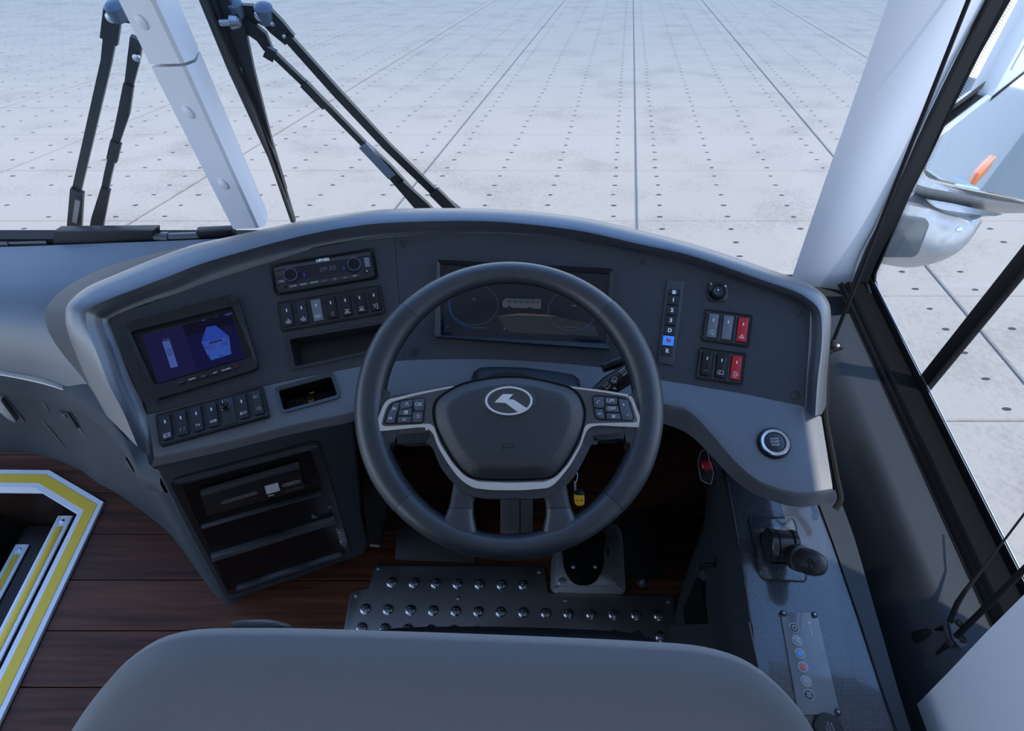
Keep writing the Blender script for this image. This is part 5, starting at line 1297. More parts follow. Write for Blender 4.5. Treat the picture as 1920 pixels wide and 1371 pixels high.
# side panel hook, clasp and dark pocket
def sfr(px, py):
    k = min(range(1, 39), key=lambda i: (960 + FPX * ((tp[i] + bt[i]) / 2 - CAM).dot(CR) / ((tp[i] + bt[i]) / 2 - CAM).dot(CF) - px) ** 2 + (685.5 - FPX * ((tp[i] + bt[i]) / 2 - CAM).dot(CU) / ((tp[i] + bt[i]) / 2 - CAM).dot(CF) - py) ** 2)
    a, b, c = tp[k - 1], tp[k + 1], bt[k]; n = (b - a).cross(c - a).normalized()
    if n.dot(CAM - a) < 0: n = -n
    return Fr(PP(px, py, a, n), (0, 1, 0), n=n)
f = sfr(1345, 1060)
hk_ = thing('wall_hook', 'small black hook on the inner side of the console', 'hook', f.o)
plate('plate', f, [f.hit(*p) for p in mp(e8, ell(18, 55, 430, 828, 20))], -.001, .003, BLK, hk_, bev=.001)
a = f.at(*e8(425, 825), .003)
tube('arm', [a.o, a.pt(0, 0, .022), a.pt(-.004, .002, .030)], .0045, BLK, hk_, 10)
tube('tip', [a.pt(-.004, .002, .028), a.pt(-.004, .002, .034)], .0065, BLK, hk_, 4)
f = sfr(1305, 1150)
pk = thing('net_pocket', 'dark pocket with a pale edge low on the console side', 'pocket', f.o)
plate('opening', f, f.poly(mp(e8, [(300, 905), (335, 925), (370, 1200), (395, 1345), (250, 1345), (215, 1110)])), -.001, .003, DARK, pk)
def fline(lines, w, m, nm): strokes(nm, f, [[f.hit(*p, .004) for p in mp(e8, ln)] for ln in lines], w, m, pk, h=.004)
fline([[(305, 905), (218, 1110)], [(335, 925), (395, 1345)]], .0012, BEZ, 'edge_cord')
fline([[(220, 1190), (248, 1345)]], .0020, ALU, 'edge_strip')
f = sfr(1316, 1078)
plate('clasp', f, rpoly(f.poly(mp(e8, [(318, 848), (345, 845), (352, 905), (345, 932), (318, 930), (312, 880)]), .006), .003), -.001, .008, GREY, pk, bev=.002)
# emergency stop under a clear cover
f = Fr(PD(*e8(375, 190), 1.14), (.55, .8, 0), n=(-.55, -.45, .75))
es = thing('emergency_stop', 'red emergency button under a clear flip cover below the right ledge', 'button', f.o)
plate('base', f, rpoly(f.poly(mp(e8, [(330, 90), (372, 90), (428, 230), (400, 305), (345, 290), (325, 260)]), 0), .004), -.004, .0, BLK, es, bev=.001)
k = f.at(*e8(366, 182), 0)
lathe('button', k, [(.010, 0), (.010, .010), (.0088, .014), (.006, .016), (0, .0165)], REDB, es, 20)
cvp = rpoly(f.poly(mp(e8, [(325, 95), (350, 75), (372, 90), (382, 150), (412, 225), (395, 308), (330, 280), (308, 170)]), .012), .004)
dome('cover', f, cvp, [(1, .012), (.96, .020), (.90, .022)], CLEAR, es, h0=.0)
ring('cover_edge', f, [(a_ * 1.0, b_ * 1.0) for a_, b_ in cvp], [(a_ * .95, b_ * .95) for a_, b_ in cvp], .016, .020, mat('clear_edge', (.22, .25, .32), .15), es)
# parking brake lever
q = mp(e6, [(190, 225), (800, 245), (1000, 1130), (330, 1090)])
f = Fr(PZ(*e6(560, 680), ZC), (1, 0, 0), n=(0, 0, 1))
pb = thing('parking_brake', 'black parking brake lever with a P on its knob on the console', 'lever', f.o)
bo = rpoly(f.poly(mp(e6, [(185, 225), (810, 240), (850, 330), (1005, 1090), (985, 1145), (400, 1120), (320, 1030)]), .001), [.012, .012, .008, .012, .008, .014, .010])
plate('base_plate', f, bo, -.001, .0016, CARBG, pb, bev=.0005)
bi = [(a * .97 , b * .97) for a, b in bo]
tube('base_gasket', [f.pt(a, b, .0014) for a, b in bo + bo[:1]], .0013, BLK, pb, 6)
bc = rpoly(f.poly(mp(e6, [(335, 470), (440, 365), (820, 385), (910, 600), (900, 880), (520, 890), (430, 840)]), .012), .006)
plate('box_flange', f, [(a * 1.0, b * 1.0) for a, b in rpoly(f.poly(mp(e6, [(325, 470), (420, 430), (850, 430), (930, 700), (900, 900), (520, 900), (400, 850)]), .003), .008)], 0, .006, BLKG, pb, bev=.002)
# drum housing: half cylinder lying across
ca, cb_ = f.at(*e6(440, 620), .028).o, f.at(*e6(840, 650), .028).o
axd = (cb_ - ca).normalized()
def drum(t0, t1, r, name, m):
    L = (cb_ - ca).length; s = axd.cross(V((0, 0, 1))).normalized(); u = s.cross(axd)
    rws = []
    for t, rr in ((t0, r * .94), (t0 + .03, r), (t1 - .03, r), (t1, r * .94)):
        c = ca + axd * L * t
        rws.append([c + (s * math.cos(w) + u * math.sin(w)) * rr - u * .0 for w in [math.pi * 2 * k / 28 for k in range(28)]])
    return loft(name, rws, m, pb, closed=True, caps=True, flip=True, smooth=40)
DRUM = mat('drum_black', (.016, .018, .022), .25)
drum(0, .26, .0275, 'drum', DRUM); drum(.27, .80, .0262, 'drum', DRUM); drum(.81, 1.0, .0275, 'drum', DRUM)
pk_ = f.at(*e6(1050, 880), .075)
kc, kd = f.at(*e6(870, 800), .045).o, f.at(*e6(1110, 890), .075).o
dr_ = (kd - kc).normalized()
tube('stem', [lin(ca, cb_, .75), kc, kc + dr_ * .02], [.012, .011, .011], BLK, pb, 14)
tube('knob_collar', [kc - dr_ * .004, kc, kc + dr_ * .010, kc + dr_ * .013], [.016, .0215, .0215, .017], BLK, pb, 28)
bm = bmesh.new(); R_ = []
kx = dr_; ky = (CAM - kd); ky = (ky - kx * ky.dot(kx)).normalized(); kz = kx.cross(ky)
knl = []
for i in range(15):
    t = i / 14; a = math.pi * (1 - t); xx = .006 + .0275 - .030 * math.cos(math.pi * t); 
    rr = max(.0004, math.sin(math.pi * min(.985, .14 + t * .86)) ** .62)
    knl.append([kc + kx * (.008 + .052 * (1 - math.cos(math.pi * t)) / 2) + (ky * math.cos(w) * .0185 + kz * math.sin(w) * .0205) * rr for w in [2 * math.pi * k / 28 for k in range(28)]])
kb = loft('knob', knl, mat('knob_grain', (.026, .027, .030), .42, bump=(900, .15, 'v')), pb, closed=True, caps=True, smooth=60)
pfm = Fr(kc + kx * .040 + ky * .0176, CR, n=(ky + kx * .15))
text('lettering', pfm, 'P', .022, mat('p_mark', (.003, .003, .004), .6), kb, *pfm.hit(*e6(1098, 915)), .0052, bold=.0006)
# heater control panel
q = mp(e7, [(75, 155), (448, 160), (690, 1215), (260, 1200)])
f = frq(q, lambda x, y: PZ(x, y, ZC))
f = Fr(f.o, f.u, n=(0, 0, 1))
hp = thing('heater_panel', 'narrow glossy grey control panel with six round symbols on the console', 'control panel', f.o)
HPM = mat('panel_gloss', (.16, .18, .20), .10)
plate('plate', f, f.poly(q, .003), 0, .003, HPM, hp, bev=.0005)
hu = (PZ(*e7(310, 720), ZC) - PZ(*e7(210, 315), ZC)).normalized()   # along the column of keys
kfr = lambda x, y: Fr(PZ(*e7(x, y), ZC + .0032), f.u, n=(0, 0, 1))
KM = mat('key_face', (.20, .22, .24), .2)
for j, (x, y) in enumerate(((212, 316), (242, 446), (270, 580), (302, 717), (333, 860), (365, 1003))):
    k = kfr(x, y)
    b = lathe('key', k, [(.0072, -.001), (.0072, .0006), (.0066, .0008), (0, .0007)], KM if j not in (0, 5) else ROCKB, hp, 28)
    strokes('key_ring', k, [ell(.0072, .0072, n=28) + [ell(.0072, .0072, n=28)[0]]], .0007, WPRINT, b, h=.0007)
    if j == 0: strokes('symbol', k, [[(.0035 * math.cos(t), .0035 * math.sin(t)) for t in [math.radians(40 + 300 * i / 14 + 70) for i in range(15)]], [(0, .001), (0, .0045)]], .0007, WPRINT, b, h=.0010)
    if j == 1: strokes('symbol', k, [[(-.004, .004), (.004, -.004)], [(.001, .003), (.004, .003)], [(.0025, .0015), (.0025, .0045)]], .0008, WPRINT, b, h=.0010)
    if j == 2: lathe('symbol', k.off(0, 0, .0008), [(.0036, 0), (.0036, .0003), (0, .0003)], mat('blue_dot', (.04, .35, .85), .35), b, 16)
    if j == 3: lathe('symbol', k.off(0, 0, .0008), [(.0036, 0), (.0036, .0003), (0, .0003)], mat('red_dot', (.85, .06, .06), .35), b, 16)
    if j == 4: strokes('symbol', k, [ell(.0017, .0015, sx_ * .0018, sy_ * .0018, 10) + [ell(.0017, .0015, sx_ * .0018, sy_ * .0018, 10)[0]] for sx_ in (-1, 1) for sy_ in (-1, 1)], .0006, WPRINT, b, h=.0010)
    if j == 5: strokes('symbol', k, [[(o2 + .0006 * math.sin(t * 1.57), -.0035 + .001 * t) for t in range(8)] for o2 in (-.0025, 0, .0025)], .0008, WPRINT, b, h=.0010)
ang_ = math.degrees(math.atan2(hu.dot(f.v), hu.dot(f.u)))
k_ = kfr(383, 345).rot(ang_)
strokes('lettering', k_, [[(-.0075 + .0016 * i, -.0005), (-.0075 + .0016 * i, .0005), (-.0066 + .0016 * i, .0003), (-.0066 + .0016 * i, -.0005)] for i in range(10)], .0005, WPRINT, hp, h=.0004)
strokes('logo', kfr(366, 265), [[(-.002, -.002), (.002, -.002), (.002, .002), (-.002, .002), (-.002, -.002)], [(-.001, 0), (.001, 0), (.001, .002)]], .0008, WPRINT, hp, h=.0004)
for x, y in ((103, 165), (423, 180), (662, 1178)): 
    s_ = lathe('screw', kfr(x, y), [(.0048, -.001), (.0048, .001), (.0042, .0022), (.0022, .0026), (0, .0026)], BLK, hp, 16)
    strokes('screw_slot', kfr(x, y), [[(-.002, 0), (.002, 0)], [(0, -.002), (0, .002)]], .0007, ALU, s_, h=.0027)
# flat capped socket at the bottom of the console
f = Fr(PZ(*e7(555, 1350), ZC), (1, 0, 0), n=(0, 0, 1))
pc = thing('power_socket', 'round black power socket cap low on the console beside the seat', 'socket', f.o)
lathe('cap', f, [(.020, 0), (.020, .005), (.018, .007), (0, .0075)], BLK, pc, 32)
for s_, x, y in (('POWER', 610, 1345), ('OUTLET', 575, 1340), ('12V', 545, 1345)): text('lettering', Fr(PZ(*e7(x, y), ZC + .0078), f.u, n=(0, 0, 1)), s_, .0042, GPRINT, pc, 0, 0, .0004, deg=-82)

# ================================================================ FOOTWELL
tpz = .006
FF = Fr((0, 0, tpz), (1, 0, 0), n=(0, 0, 1))
tpl = thing('tread_plate', 'studded dark steel tread plate on the floor in front of the seat', 'plate', PZ(950, 1130, 0))
plate('sheet', FF, rpoly(FF.poly(mp(d3, [(235, 450), (1130, 460), (1147, 604), (1815, 618), (1850, 1000), (30, 1000), (108, 590), (203, 580)])), .008, 3), -.006, 0, STEEL, tpl, bev=.001)
STUD = mat('stud_steel', (.40, .42, .45), .28, 1)
smesh = None
spots = [(322 + (1022 - 322) * i / 6, 540 + (555 - 540) * i / 6) for i in range(7)] + [(183 + (1740 - 183) * i / 13, 682 + (716 - 682) * i / 13) for i in range(14)] + [(163 + (1750 - 163) * i / 13, 782 + (828 - 782) * i / 13) for i in range(14)] + [(140 + (1765 - 140) * i / 13, 905 + (945 - 905) * i / 13) for i in range(14)]
for x, y in spots:
    p = PZ(*d3(x, y), tpz + .003)
    if smesh is None:
        k = Fr(p - V((0, 0, .003)), (1, 0, 0), n=(0, 0, 1))
        so_ = lathe('stud', k, [(.0138, 0), (.0130, .0014), (.0112, .0034), (.0085, .0048), (0, .0050)], STUD, tpl, 20)
        bm = bmesh.new()
        for i in (-1, 0, 1):
            for j in (-1, 0, 1):
                bmesh.ops.create_cone(bm, cap_ends=True, segments=6, radius1=.0016, radius2=.0011, depth=.0018, matrix=Matrix.Translation(k.o + V((i * .0050, j * .0050, .0055))))
        pm_ = fin('grip_bumps', bm, CHROME, so_, smooth=0, kind='stuff'); smesh = (so_, pm_, k.o)
    else:
        a_ = smesh[0].copy(); COL.objects.link(a_); a_.parent = tpl; a_.location = p - V((0, 0, .003)) - smesh[2]
        b_ = smesh[1].copy(); COL.objects.link(b_); b_.parent = a_
for x, y in ((253, 467), (1103, 487), (134, 612), (675, 626), (1243, 638), (1790, 645)):
    lathe('rivet', Fr(PZ(*d3(x, y), tpz), (1, 0, 0), n=(0, 0, 1)), [(.0052, 0), (.0048, .0018), (.002, .0026), (0, .0026)], ALU, tpl, 12)
# brake pedal
ped = thing('brake_pedal', 'black foot pedal on a grey cast metal base plate under the wheel', 'pedal', PZ(1100, 1085, 0))
f = Fr(PZ(1100, 1070, .02), (1, 0, 0), n=(0, -.10, 1))
plate('base_plate', f, rpoly(f.poly(mp(d3, [(1170, 420), (1200, 330), (1425, 290), (1495, 222), (1538, 265), (1550, 350), (1562, 590), (1545, 604), (1185, 597), (1163, 570)])), .008), -.018, 0, ZINC, ped, bev=.003)
plate('raised_bed', f, rpoly(f.poly(mp(d3, [(1205, 400), (1440, 330), (1515, 300), (1530, 560), (1205, 560)]), .006), .008), -.002, .006, ZINC, ped, bev=.003)
plate('pedal_pad', f, smc(f.poly(mp(d3, [(1230, 300), (1440, 270), (1445, 380), (1440, 470), (1400, 535), (1340, 553), (1280, 535), (1240, 470), (1228, 390)]), .018), 4), .002, .022, DARK, ped, bev=.006)
for x, y in ((1284, 460), (1400, 460)): lathe('bolt', f.at(*d3(x, y), .022), [(.0055, 0), (.0055, .003), (.003, .004), (0, .004)], ALU, ped, 12)
for x, y, r in ((1226, 535, .009), (1503, 537, .009), (1190, 568, .004), (1537, 575, .004)): lathe('bolt', f.at(*d3(x, y), .006 if r > .005 else .0), [(r, 0), (r, .0015), (r * .6, .002), (r * .6, .004), (0, .004)], STEEL, ped, 16)
plate('slot_plate', f, smc([f.hit(*p, .006) for p in mp(d3, ell(14, 28, 1468, 383, 10))], 2), .004, .007, STEEL, ped, bev=.0005)
plate('slot', f, rpoly(f.poly(mp(d3, [(1464, 362), (1473, 362), (1473, 404), (1464, 404)]), .007), .001), .006, .0074, RUB, ped)
# accelerator and footrest
f = Fr(PZ(1210, 1020, .06), (1, 0, 0), n=(0, -.25, 1))
ac = thing('accelerator_pedal', 'long black accelerator pedal on the right of the footwell', 'pedal', PZ(1210, 1080, 0))
plate('pad', f, rpoly(f.poly([(1172, 960), (1252, 945), (1244, 1084), (1176, 1080)]), .006), -.02, 0, DARK, ac, bev=.004)
plate('hinge_block', f, f.poly([(1185, 960), (1240, 955), (1240, 990), (1185, 992)]), -.07, -.015, DARK, ac)
bo_ = thing('floor_bolt', 'lone steel bolt in the floor below the accelerator pedal', 'bolt', PZ(1205, 1091, 0))
lathe('washer', Fr(PZ(*d3(1648, 542), 0), (1, 0, 0), n=(0, 0, 1)), [(.013, 0), (.013, .0015), (.009, .002), (0, .002)], STEEL, bo_, 20)
lathe('head', Fr(PZ(*d3(1650, 538), .002), (1, 0, 0), n=(0, 0, 1)), [(.006, 0), (.006, .005), (.0035, .0055), (.003, .003), (0, .003)], ALU, bo_, 12)
f = Fr(PZ(815, 1010, .05), (1, 0, 0), n=(0, -.30, 1))
fr2 = thing('footrest', 'black sloping footrest plate under the left of the wheel', 'footrest', PZ(815, 1050, 0))
plate('board', f, f.poly(mp(d3, [(352, 180), (770, 180), (760, 436), (340, 420)])), -.012, 0, BLK, fr2, bev=.001)
plate('edge_strip', f, f.poly(mp(d3, [(340, 418), (760, 434), (760, 438), (340, 423)])), -.001, .0008, BEZ, fr2)
for sx_ in (-.06, .06): bar('leg', f.pt(sx_, .05, -.012), V((f.pt(sx_, .05).x, f.pt(sx_, .05).y, 0)), .012, .012, DARK, fr2, up=(0, 1, 0))
# black bracket beside the cabinet
bk = thing('cable_bracket', 'black cable cover between the cabinet and the footrest', 'cover', PZ(705, 1020, 0))
f = Fr(PD(700, 930, 1.30), (1, 0, 0), n=(0, -1, .3))
plate('cover', f, f.poly([(664, 800), (745, 800), (735, 900), (716, 1018), (692, 1022), (684, 960)]), -.06, 0, DARK, bk, bev=.004)
plate('foot', f, f.poly([(694, 1018), (712, 1020), (712, 1024), (694, 1022)]), 0, .004, STEEL, bk)

# ================================================================ DRIVER SEAT
seat = thing('driver_seat', 'grey upholstered driver seat seen from behind and above', 'seat', (-.06, .15, 0))
# backrest: outline rows from the top edge down the back
def brow(pts, d): return crs([PD(x, y, dd) for (x, y), dd in zip(pts, d)], 48)
top = [(100, 1420), (170, 1310), (240, 1232), (330, 1186), (480, 1178), (700, 1183), (960, 1192), (1200, 1203), (1330, 1215), (1420, 1250), (1500, 1325), (1560, 1420)]
r_top = brow(top, [.50] * 12)
cen = V((-.05, .06, .80))
rows = []
for s, dn, dy in ((.93, .16, .022), (.97, .08, .014), (.99, .03, .007), (1, .006, .002), (1, 0, -.006), (1.0, .006, -.03), (.995, .022, -.055), (.985, .055, -.075), (.97, .12, -.09), (.97, .35, -.13), (.97, .62, -.17)):
    rows.append([V((cen.x + (p.x - cen.x) * s, p.y + dy, max(.12, p.z - dn))) for p in r_top])
bmid = rows
loft('backrest', rows, FABRIC, seat, smooth=60)
# closing front face
fr_rows = [[V((cen.x + (p.x - cen.x) * .93, p.y + .022, p.z - .16)) for p in r_top], [V((cen.x + (p.x - cen.x) * .88, p.y + .06, .52)) for p in r_top]]
loft('backrest_front', fr_rows, CUSH, seat, smooth=60, flip=True)
# head-rest shadowed tab at the top left
plate('belt_guide', Fr(PD(490, 1174, .515), (1, 0, 0), n=(0, -.3, 1)), [Fr(PD(490, 1174, .515), (1, 0, 0), n=(0, -.3, 1)).hit(*p) for p in d1 and mp(d1, [(1110, 845), (1160, 832), (1270, 830), (1340, 845), (1380, 862), (1330, 875), (1120, 872)])], -.02, .0, GREY, seat, bev=.003)
cu = [PZ(x, y, .47) for x, y in ((650, 1240), (672, 1198), (720, 1180), (840, 1175), (1000, 1177), (1120, 1182), (1200, 1190), (1240, 1212), (1262, 1250))]
cq = crs(cu, 40)
cus = [[V((p.x, p.y - .02 * 0, p.z - .10)) for p in cq], [p + V((0, .004, -.03)) for p in cq], cq, [V((p.x * .97, p.y - .02, p.z + .012)) for p in cq], [V((p.x * .93, min(p.y - .06, .25), p.z + .015)) for p in cq], [V((p.x * .93, .02, p.z + .005)) for p in cq]]
loft('cushion', cus, CUSH, seat, smooth=60)
box('pedestal', (-.20, -.08, 0), (.16, .22, .37), DARK, seat, bev=.02)

# ================================================================ BLIND HARDWARE AT THE SIDE WINDOW
br = thing('blind_rod', 'slim black roller-blind guide rod along the white front pillar', 'rod', PD(1570, 645, 1.24))
ra_, rb_ = PD(1562, 640, 1.236), PD(1816, 0, .94)
tube('rod', [ra_, rb_, rb_ + (rb_ - ra_) * .9], .0036, RUB, br, 10)
f = Fr(PD(1570, 652, 1.240), (1, .1, .05), n=(-.5, -.3, .8))
plate('bracket', f, rpoly(f.poly(mp(e3, [(205, 750), (225, 705), (270, 705), (282, 735), (330, 700), (352, 735), (340, 750), (270, 768), (235, 790), (205, 790)])), .001), -.004, .004, BLK, br, bev=.001)
lathe('screw', f.at(*e3(300, 722), .004), [(.0042, 0), (.0042, .0015), (.002, .0025), (0, .0025)], ALU, br, 12)
lathe('grommet', Fr(ra_, CR, n=(rb_ - ra_)), [(.0075, -.01), (.0085, 0), (.007, .004), (.004, .005)], BLK, br, 14)
bb = thing('blind_bracket', 'black blind bracket with a cone knob and two cords at the lower right window', 'bracket', PX(*d6(460, 960), .665))
f = Fr(PX(*d6(455, 935), .668), (0, -1, 0), n=(-1, -.2, .6))
plate('plate', f, rpoly(f.poly(mp(d6, [(408, 885), (450, 870), (490, 880), (500, 905), (485, 940), (510, 960), (505, 985), (485, 1000), (470, 975), (430, 985), (418, 950)])), .003), -.004, .002, mat('bracket_blue', (.10, .12, .16), .4), bb, bev=.001)
plate('side_cheek', f, rpoly(f.poly(mp(d6, [(405, 885), (420, 875), (440, 960), (460, 975), (440, 995), (425, 985)]), .006), .002), -.002, .008, BLK, bb, bev=.001)
for x, y in ((483, 885), (498, 958)): lathe('bolt', f.at(*d6(x, y), .002), [(.0055, 0), (.0055, .003), (.003, .004), (0, .004)], BLK, bb, 12)
tube('cord', [PX(*d6(432, 882), .66), PX(*d6(468, 795), .672), PX(*d6(500, 745), .68), PX(*d6(620, 590), .72), PX(*d6(800, 352), .76)], [.004, .004, .0034, .0016, .0016], RUB, bb, 8)
tube('rod', [PX(*d6(462, 945), .66), PX(*d6(800, 612), .70), PX(*d6(1100, 320), .74)], .0042, RUB, bb, 10)
a, b = PX(*d6(352, 925), .655), PX(*d6(412, 900), .66)
tube('knob_stem', [a, b], .0032, RUB, bb, 8)
dn = (PX(*d6(285, 968), .65) - a).normalized()
tube('knob', [a + dn * -.006, a, a + dn * .012, a + dn * .026, a + dn * .031], [.004, .0085, .0125, .0165, .012], RUB, bb, 18)
a, b = PX(*d6(430, 975), .66), PX(*d6(305, 1108), .64)
tube('lower_bar', [a, lin(a, b, .72), lin(a, b, .73), b], [.0042, .0042, .0060, .0060], RUB, bb, 10)
lathe('bar_ring', Fr(lin(a, b, .74), CR, n=(b - a)), [(.0072, -.002), (.0072, .002)], STEEL, bb, 14)
#@@
# ================================================================ OUTSIDE: WIPERS AND MIRROR
WB = mat('wiper_black', (.018, .021, .024), .35)
def wq(px, py, d=.05): return PW(px, py, d)
def flat_bar(name, pts, ws_, m, parent, d=.05, th=.010):
    """flat strip lying parallel to the windscreen"""
    P = [wq(x, y, d) for x, y in pts]; nrm = V((0, 1, .065)).normalized()
    L, R_ = [], []
    for i, p in enumerate(P):
        t = (P[min(i + 1, len(P) - 1)] - P[max(0, i - 1)]).normalized(); s = t.cross(nrm).normalized()
        w = ws_[i] if isinstance(ws_, (list, tuple)) else ws_
        L.append(p + s * w / 2); R_.append(p - s * w / 2)
    rows = [[a, b, b + nrm * th, a + nrm * th] for a, b in zip(L, R_)]
    return loft(name, rows, m, parent, closed=True, caps=True, smooth=30)
w1 = thing('windscreen_wiper', 'pair of black wiper arms behind the left windscreen pane', 'wiper', wq(155, 430))
P1 = lambda *p: c1(*p)
flat_bar('long_arm', [c1(625, 110), c1(590, 350), c1(420, 1090), c1(400, 1290), c1(390, 1400)], [.022, .017, .017, .022, .022], WB, w1)
flat_bar('arm_clamp', [c1(628, 60), c1(605, 235)], .028, WB, w1, d=.046)
flat_bar('elbow_link', [c1(600, 70), c1(700, 85), c1(820, 110)], .028, WB, w1, d=.06)
lathe('pivot_cap', Fr(wq(*c1(640, 40), .05), (1, 0, 0), n=(0, -.3, 1)), [(.017, -.02), (.017, .004), (.010, .009), (0, .010)], mat('cap_blue', (.10, .13, .18), .3), w1, 20)
lathe('pivot_bolt', Fr(wq(*c1(622, 95), .046), (1, 0, 0), n=(0, -1, 0)), [(.009, 0), (.009, .004), (.005, .006), (0, .006)], ALU, w1, 16)
flat_bar('base_cover', [c1(428, 1070), c1(412, 1290), c1(400, 1400)], [.026, .030, .030], WB, w1, d=.045)
flat_bar('base_clip', [c1(434, 1120), c1(415, 1245)], .010, STEEL, w1, d=.040)
flat_bar('short_arm', [c1(760, 220), c1(745, 330), c1(715, 490)], [.020, .020, .014], WB, w1, d=.055)
flat_bar('short_arm', [c1(715, 480), c1(690, 630), c1(640, 810), c1(600, 980), c1(560, 1180)], [.017, .020, .014, .014, .014], WB, w1, d=.05)
flat_bar('short_arm', [c1(645, 800), c1(622, 900)], .020, WB, w1, d=.047)
flat_bar('base_cover', [c1(588, 1060), c1(545, 1230), c1(520, 1390)], [.018, .026, .030], WB, w1, d=.045)
lathe('pivot_bolt', Fr(wq(*c1(765, 320), .05), (1, 0, 0), n=(0, -1, 0)), [(.007, 0), (.007, .004), (0, .006)], ALU, w1, 14)
w2_ = thing('windscreen_wiper', 'black wiper with two long parallel arms and a blade behind the driver windscreen', 'wiper', wq(545, 420))
flat_bar('blade_spine', [c2(-30, -110), c2(25, 0), c2(180, 410), c2(420, 960), c2(540, 1330)], [.030, .028, .022, .016, .010], WB, w2_, d=.04)
flat_bar('blade_rubber', [c2(-10, -30), c2(60, 130), c2(300, 680), c2(545, 1338)], [.008, .007, .006, .005], mat('rubber_edge', (.05, .045, .04), .5), w2_, d=.030)
flat_bar('blade_frame', [c2(70, -20), c2(190, 180), c2(270, 420), c2(390, 840), c2(490, 1140)], [.044, .040, .022, .014, .008], WB, w2_, d=.048)
flat_bar('upper_link', [c2(150, 80), c2(240, 85), c2(350, 92)], .030, WB, w2_, d=.06)
lathe('pivot_cap', Fr(wq(*c2(365, 60), .06), (1, 0, 0), n=(.1, -.3, 1)), [(.016, -.02), (.016, .006), (.010, .010), (0, .011)], MATS['cap_blue'], w2_, 20)
lathe('pivot_cap', Fr(wq(*c2(190, 35), .06), (1, 0, 0), n=(.1, -.3, 1)), [(.014, -.02), (.014, .006), (.009, .010), (0, .011)], MATS['cap_blue'], w2_, 20)
flat_bar('drive_arm', [c2(365, 85), c2(440, 165), c2(520, 245)], [.032, .034, .026], WB, w2_, d=.055)
flat_bar('drive_arm', [c2(500, 225), c2(800, 560), c2(1100, 880), c2(1400, 1170), c2(1520, 1275)], [.016, .018, .018, .018, .026], WB, w2_, d=.05)
flat_bar('arm_clip', [c2(1380, 1150), c2(1500, 1270)], .026, WB, w2_, d=.045)
lathe('pivot_bolt', Fr(wq(*c2(342, 90), .053), (1, 0, 0), n=(0, -1, 0)), [(.009, 0), (.009, .004), (.005, .006), (0, .006)], ALU, w2_, 16)
lathe('rivet', Fr(wq(*c2(420, 143), .053), (1, 0, 0), n=(0, -1, 0)), [(.004, 0), (.004, .002), (0, .003)], ALU, w2_, 10)
lathe('rivet', Fr(wq(*c2(490, 217), .053), (1, 0, 0), n=(0, -1, 0)), [(.004, 0), (.004, .002), (0, .003)], ALU, w2_, 10)
flat_bar('guide_arm', [c2(200, 130), c2(270, 165), c2(350, 225), c2(390, 300)], [.026, .026, .024, .016], WB, w2_, d=.055)
flat_bar('guide_arm', [c2(380, 290), c2(600, 500), c2(740, 640), c2(960, 865), c2(1100, 1010), c2(1330, 1270)], [.012, .012, .013, .013, .024, .030], WB, w2_, d=.05)
flat_bar('arm_sleeve', [c2(600, 505), c2(735, 645)], .017, WB, w2_, d=.046)
flat_bar('arm_clip', [c2(370, 310), c2(430, 345)], .022, WB, w2_, d=.046)
flat_bar('arm_sleeve', [c2(955, 872), c2(1130, 1060)], .020, mat('sleeve_blue', (.13, .17, .22), .35), w2_, d=.046)
tube('joint_pin', [wq(*c2(105, 135), .03), wq(*c2(225, 132), .03)], [.006, .006], STEEL, w2_, 10)
tube('joint_pin', [wq(*c2(172, 133), .03), wq(*c2(215, 133), .03)], [.012, .009], STEEL, w2_, 14)
flat_bar('base_cover', [c2(1180, 1100), c2(1310, 1240), c2(1400, 1340)], [.018, .034, .036], WB, w2_, d=.042)

# exterior mirror at the right front corner
YM = 1.32
mir = thing('wing_mirror', 'large exterior driver mirror with a dusty chrome lower bowl outside the side window', 'mirror', PY(1700, 490, YM))
mn = V((-.40, -1, .10)).normalized()
mo_ = PY(1830, 200, YM)
mf = Fr(mo_, V((1, -.40, 0)), n=mn)
gl = mf.poly([p for p in (c3(660, 750), c3(930, 815), c3(1400, 905), c3(1700, 200), c3(1700, -600), c3(1180, -600), c3(1000, 0))])
MIRG = mat('mirror_glass', (.80, .84, .83), .02, 1)
plate('glass', mf, rpoly(gl, .03), -.004, 0, MIRG, mir)
ho = rpoly([(a * 1.0 + (a - .0) * .06, b + (b) * .05) for a, b in gl], .035); gi = rpoly([(a * .995, b * .995) for a, b in gl], .03)
dome('housing', mf, ho, [(1, -.01), (.98, -.001)], CHRD, mir, h0=-.12)
# chrome bar and lip along the bottom of the mirror
def myr(pts, y): return [PY(*p, y) for p in mp(e5, pts)]
rows = [crs(myr([(560, 150), (640, 195), (900, 270), (1280, 345), (1700, 410), (2100, 470)], YM - .03), 24), crs(myr([(520, 205), (640, 225), (900, 300), (1280, 375), (1700, 432), (2100, 492)], YM - .045), 24),
        crs(myr([(520, 240), (640, 275), (900, 325), (1280, 395), (1700, 460), (2100, 520)], YM - .05), 24), crs(myr([(500, 300), (640, 330), (900, 390), (1280, 455), (1700, 510), (2100, 570)], YM - .04), 24), crs(myr([(500, 330), (640, 375), (900, 430), (1280, 520), (1700, 530), (2100, 590)], YM - .0), 24), crs(myr([(520, 330), (640, 375), (900, 430), (1280, 520), (1700, 530), (2100, 590)], YM + .08), 24)]
loft('lower_bar', rows, CHRD, mir, smooth=40)
loft('bar_lip', [crs(myr([(895, 238), (1090, 272), (1285, 320)], YM - .047), 8), crs(myr([(895, 262), (1090, 296), (1280, 340)], YM - .052), 8)], CHROME, mir, thick=.004)
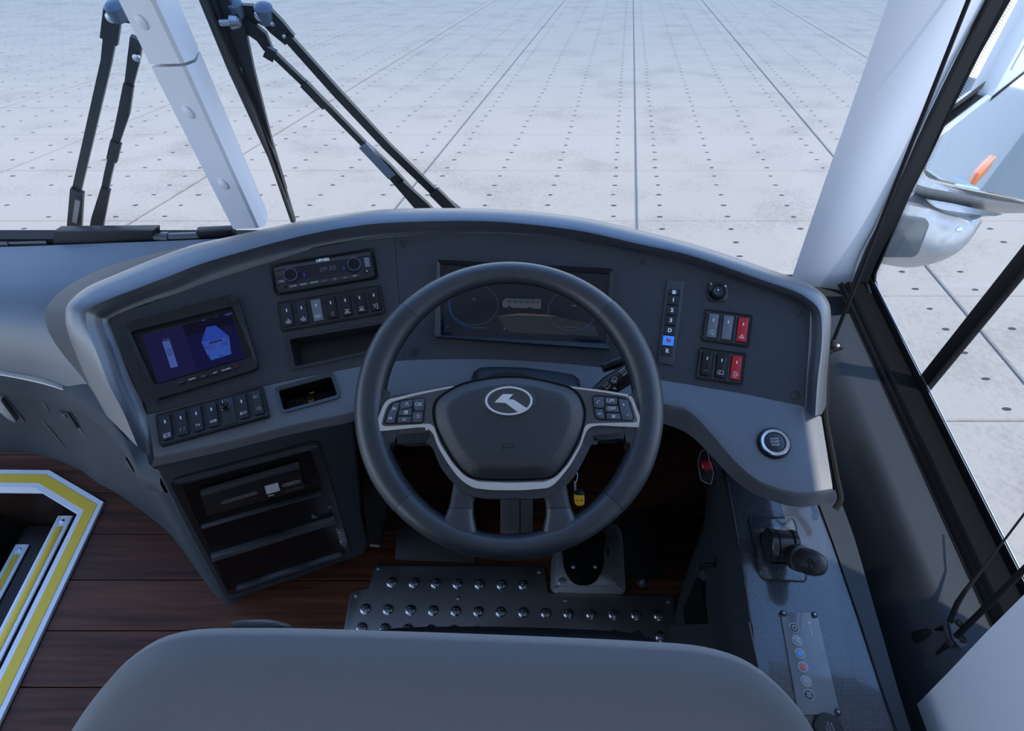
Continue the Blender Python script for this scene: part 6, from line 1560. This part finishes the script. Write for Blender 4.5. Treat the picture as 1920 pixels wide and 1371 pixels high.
# swivel dish between bar and bowl
rows = [crs(myr([(610, 385), (700, 400), (900, 435), (1100, 480), (1380, 535)], YM - .045), 20), crs(myr([(650, 430), (740, 480), (900, 510), (1080, 535), (1300, 555)], YM - .055), 20), crs(myr([(720, 490), (830, 545), (960, 582), (1060, 590), (1170, 555)], YM - .04), 20), crs(myr([(720, 495), (830, 550), (960, 587), (1060, 595), (1170, 560)], YM + .06), 20)]
loft('swivel_dish', rows, CHRD, mir, smooth=50)
# bowl
top_ = [(300, 420), (420, 440), (560, 470), (700, 510), (830, 560), (960, 592), (1060, 598), (1150, 570)]
bot_ = [(40, 1010), (150, 1022), (300, 1050), (440, 1064), (600, 1040), (780, 965), (960, 830), (1150, 575)]
rows = []
T3, B3 = crs(myr(top_, YM - .06), 26), crs(myr(bot_, YM - .02), 26)
rows.append([p + V((0, .10, .0)) for p in T3]); 
for t in [i / 12 for i in range(13)]:
    bul = math.sin(math.pi * min(1, t * 1.0)) * .055
    rows.append([lin(a, b, t) + V((-.2, -1, 0)) * bul * (math.sin(math.pi * min(1, max(0, j / 25))) * .7 + .3) for j, (a, b) in enumerate(zip(T3, B3))])
rows.append([p + V((0, .10, .02)) for p in B3])
loft('bowl', rows, CHRD, mir, smooth=60)
def bowl_hit(x, y, d): return PY(*e5(x, y), YM - d)
bf = Fr(PY(*e5(560, 780), YM - .105), (1, -.1, 0), n=(-.25, -1, .25))
plate('bowl_lens', bf, rpoly(bf.poly(mp(e5, [(330, 560), (640, 610), (640, 650), (520, 960), (150, 960)])), .012), -.02, .002, mat('lens_smoke', (.10, .11, .115), .2, .3), mir, bev=.003)
bf2 = Fr(PY(*e5(938, 687), YM - .095), (1, 0, 0), n=(-.1, -1, .4))
lathe('screw', bf2, [(.007, -.002), (.007, .002), (.004, .003), (0, .003)], ALU, mir, 16)
# body side features the mirror reflects
ml = box('side_marker', (.850, -2.55, -.31), (.872, -2.05, -.20), ORANGE, bev=.004); tag(ml, 'orange side marker lamp on the bus flank seen in the mirror', 'lamp')
bwn = thing('flank_window', 'dark framed side window on the bus flank seen in the mirror', 'window', (.853, -1.5, .6))
box('pane', (.851, -4.6, .62), (.854, -.80, 1.55), WGLASSD, bwn)
#@@
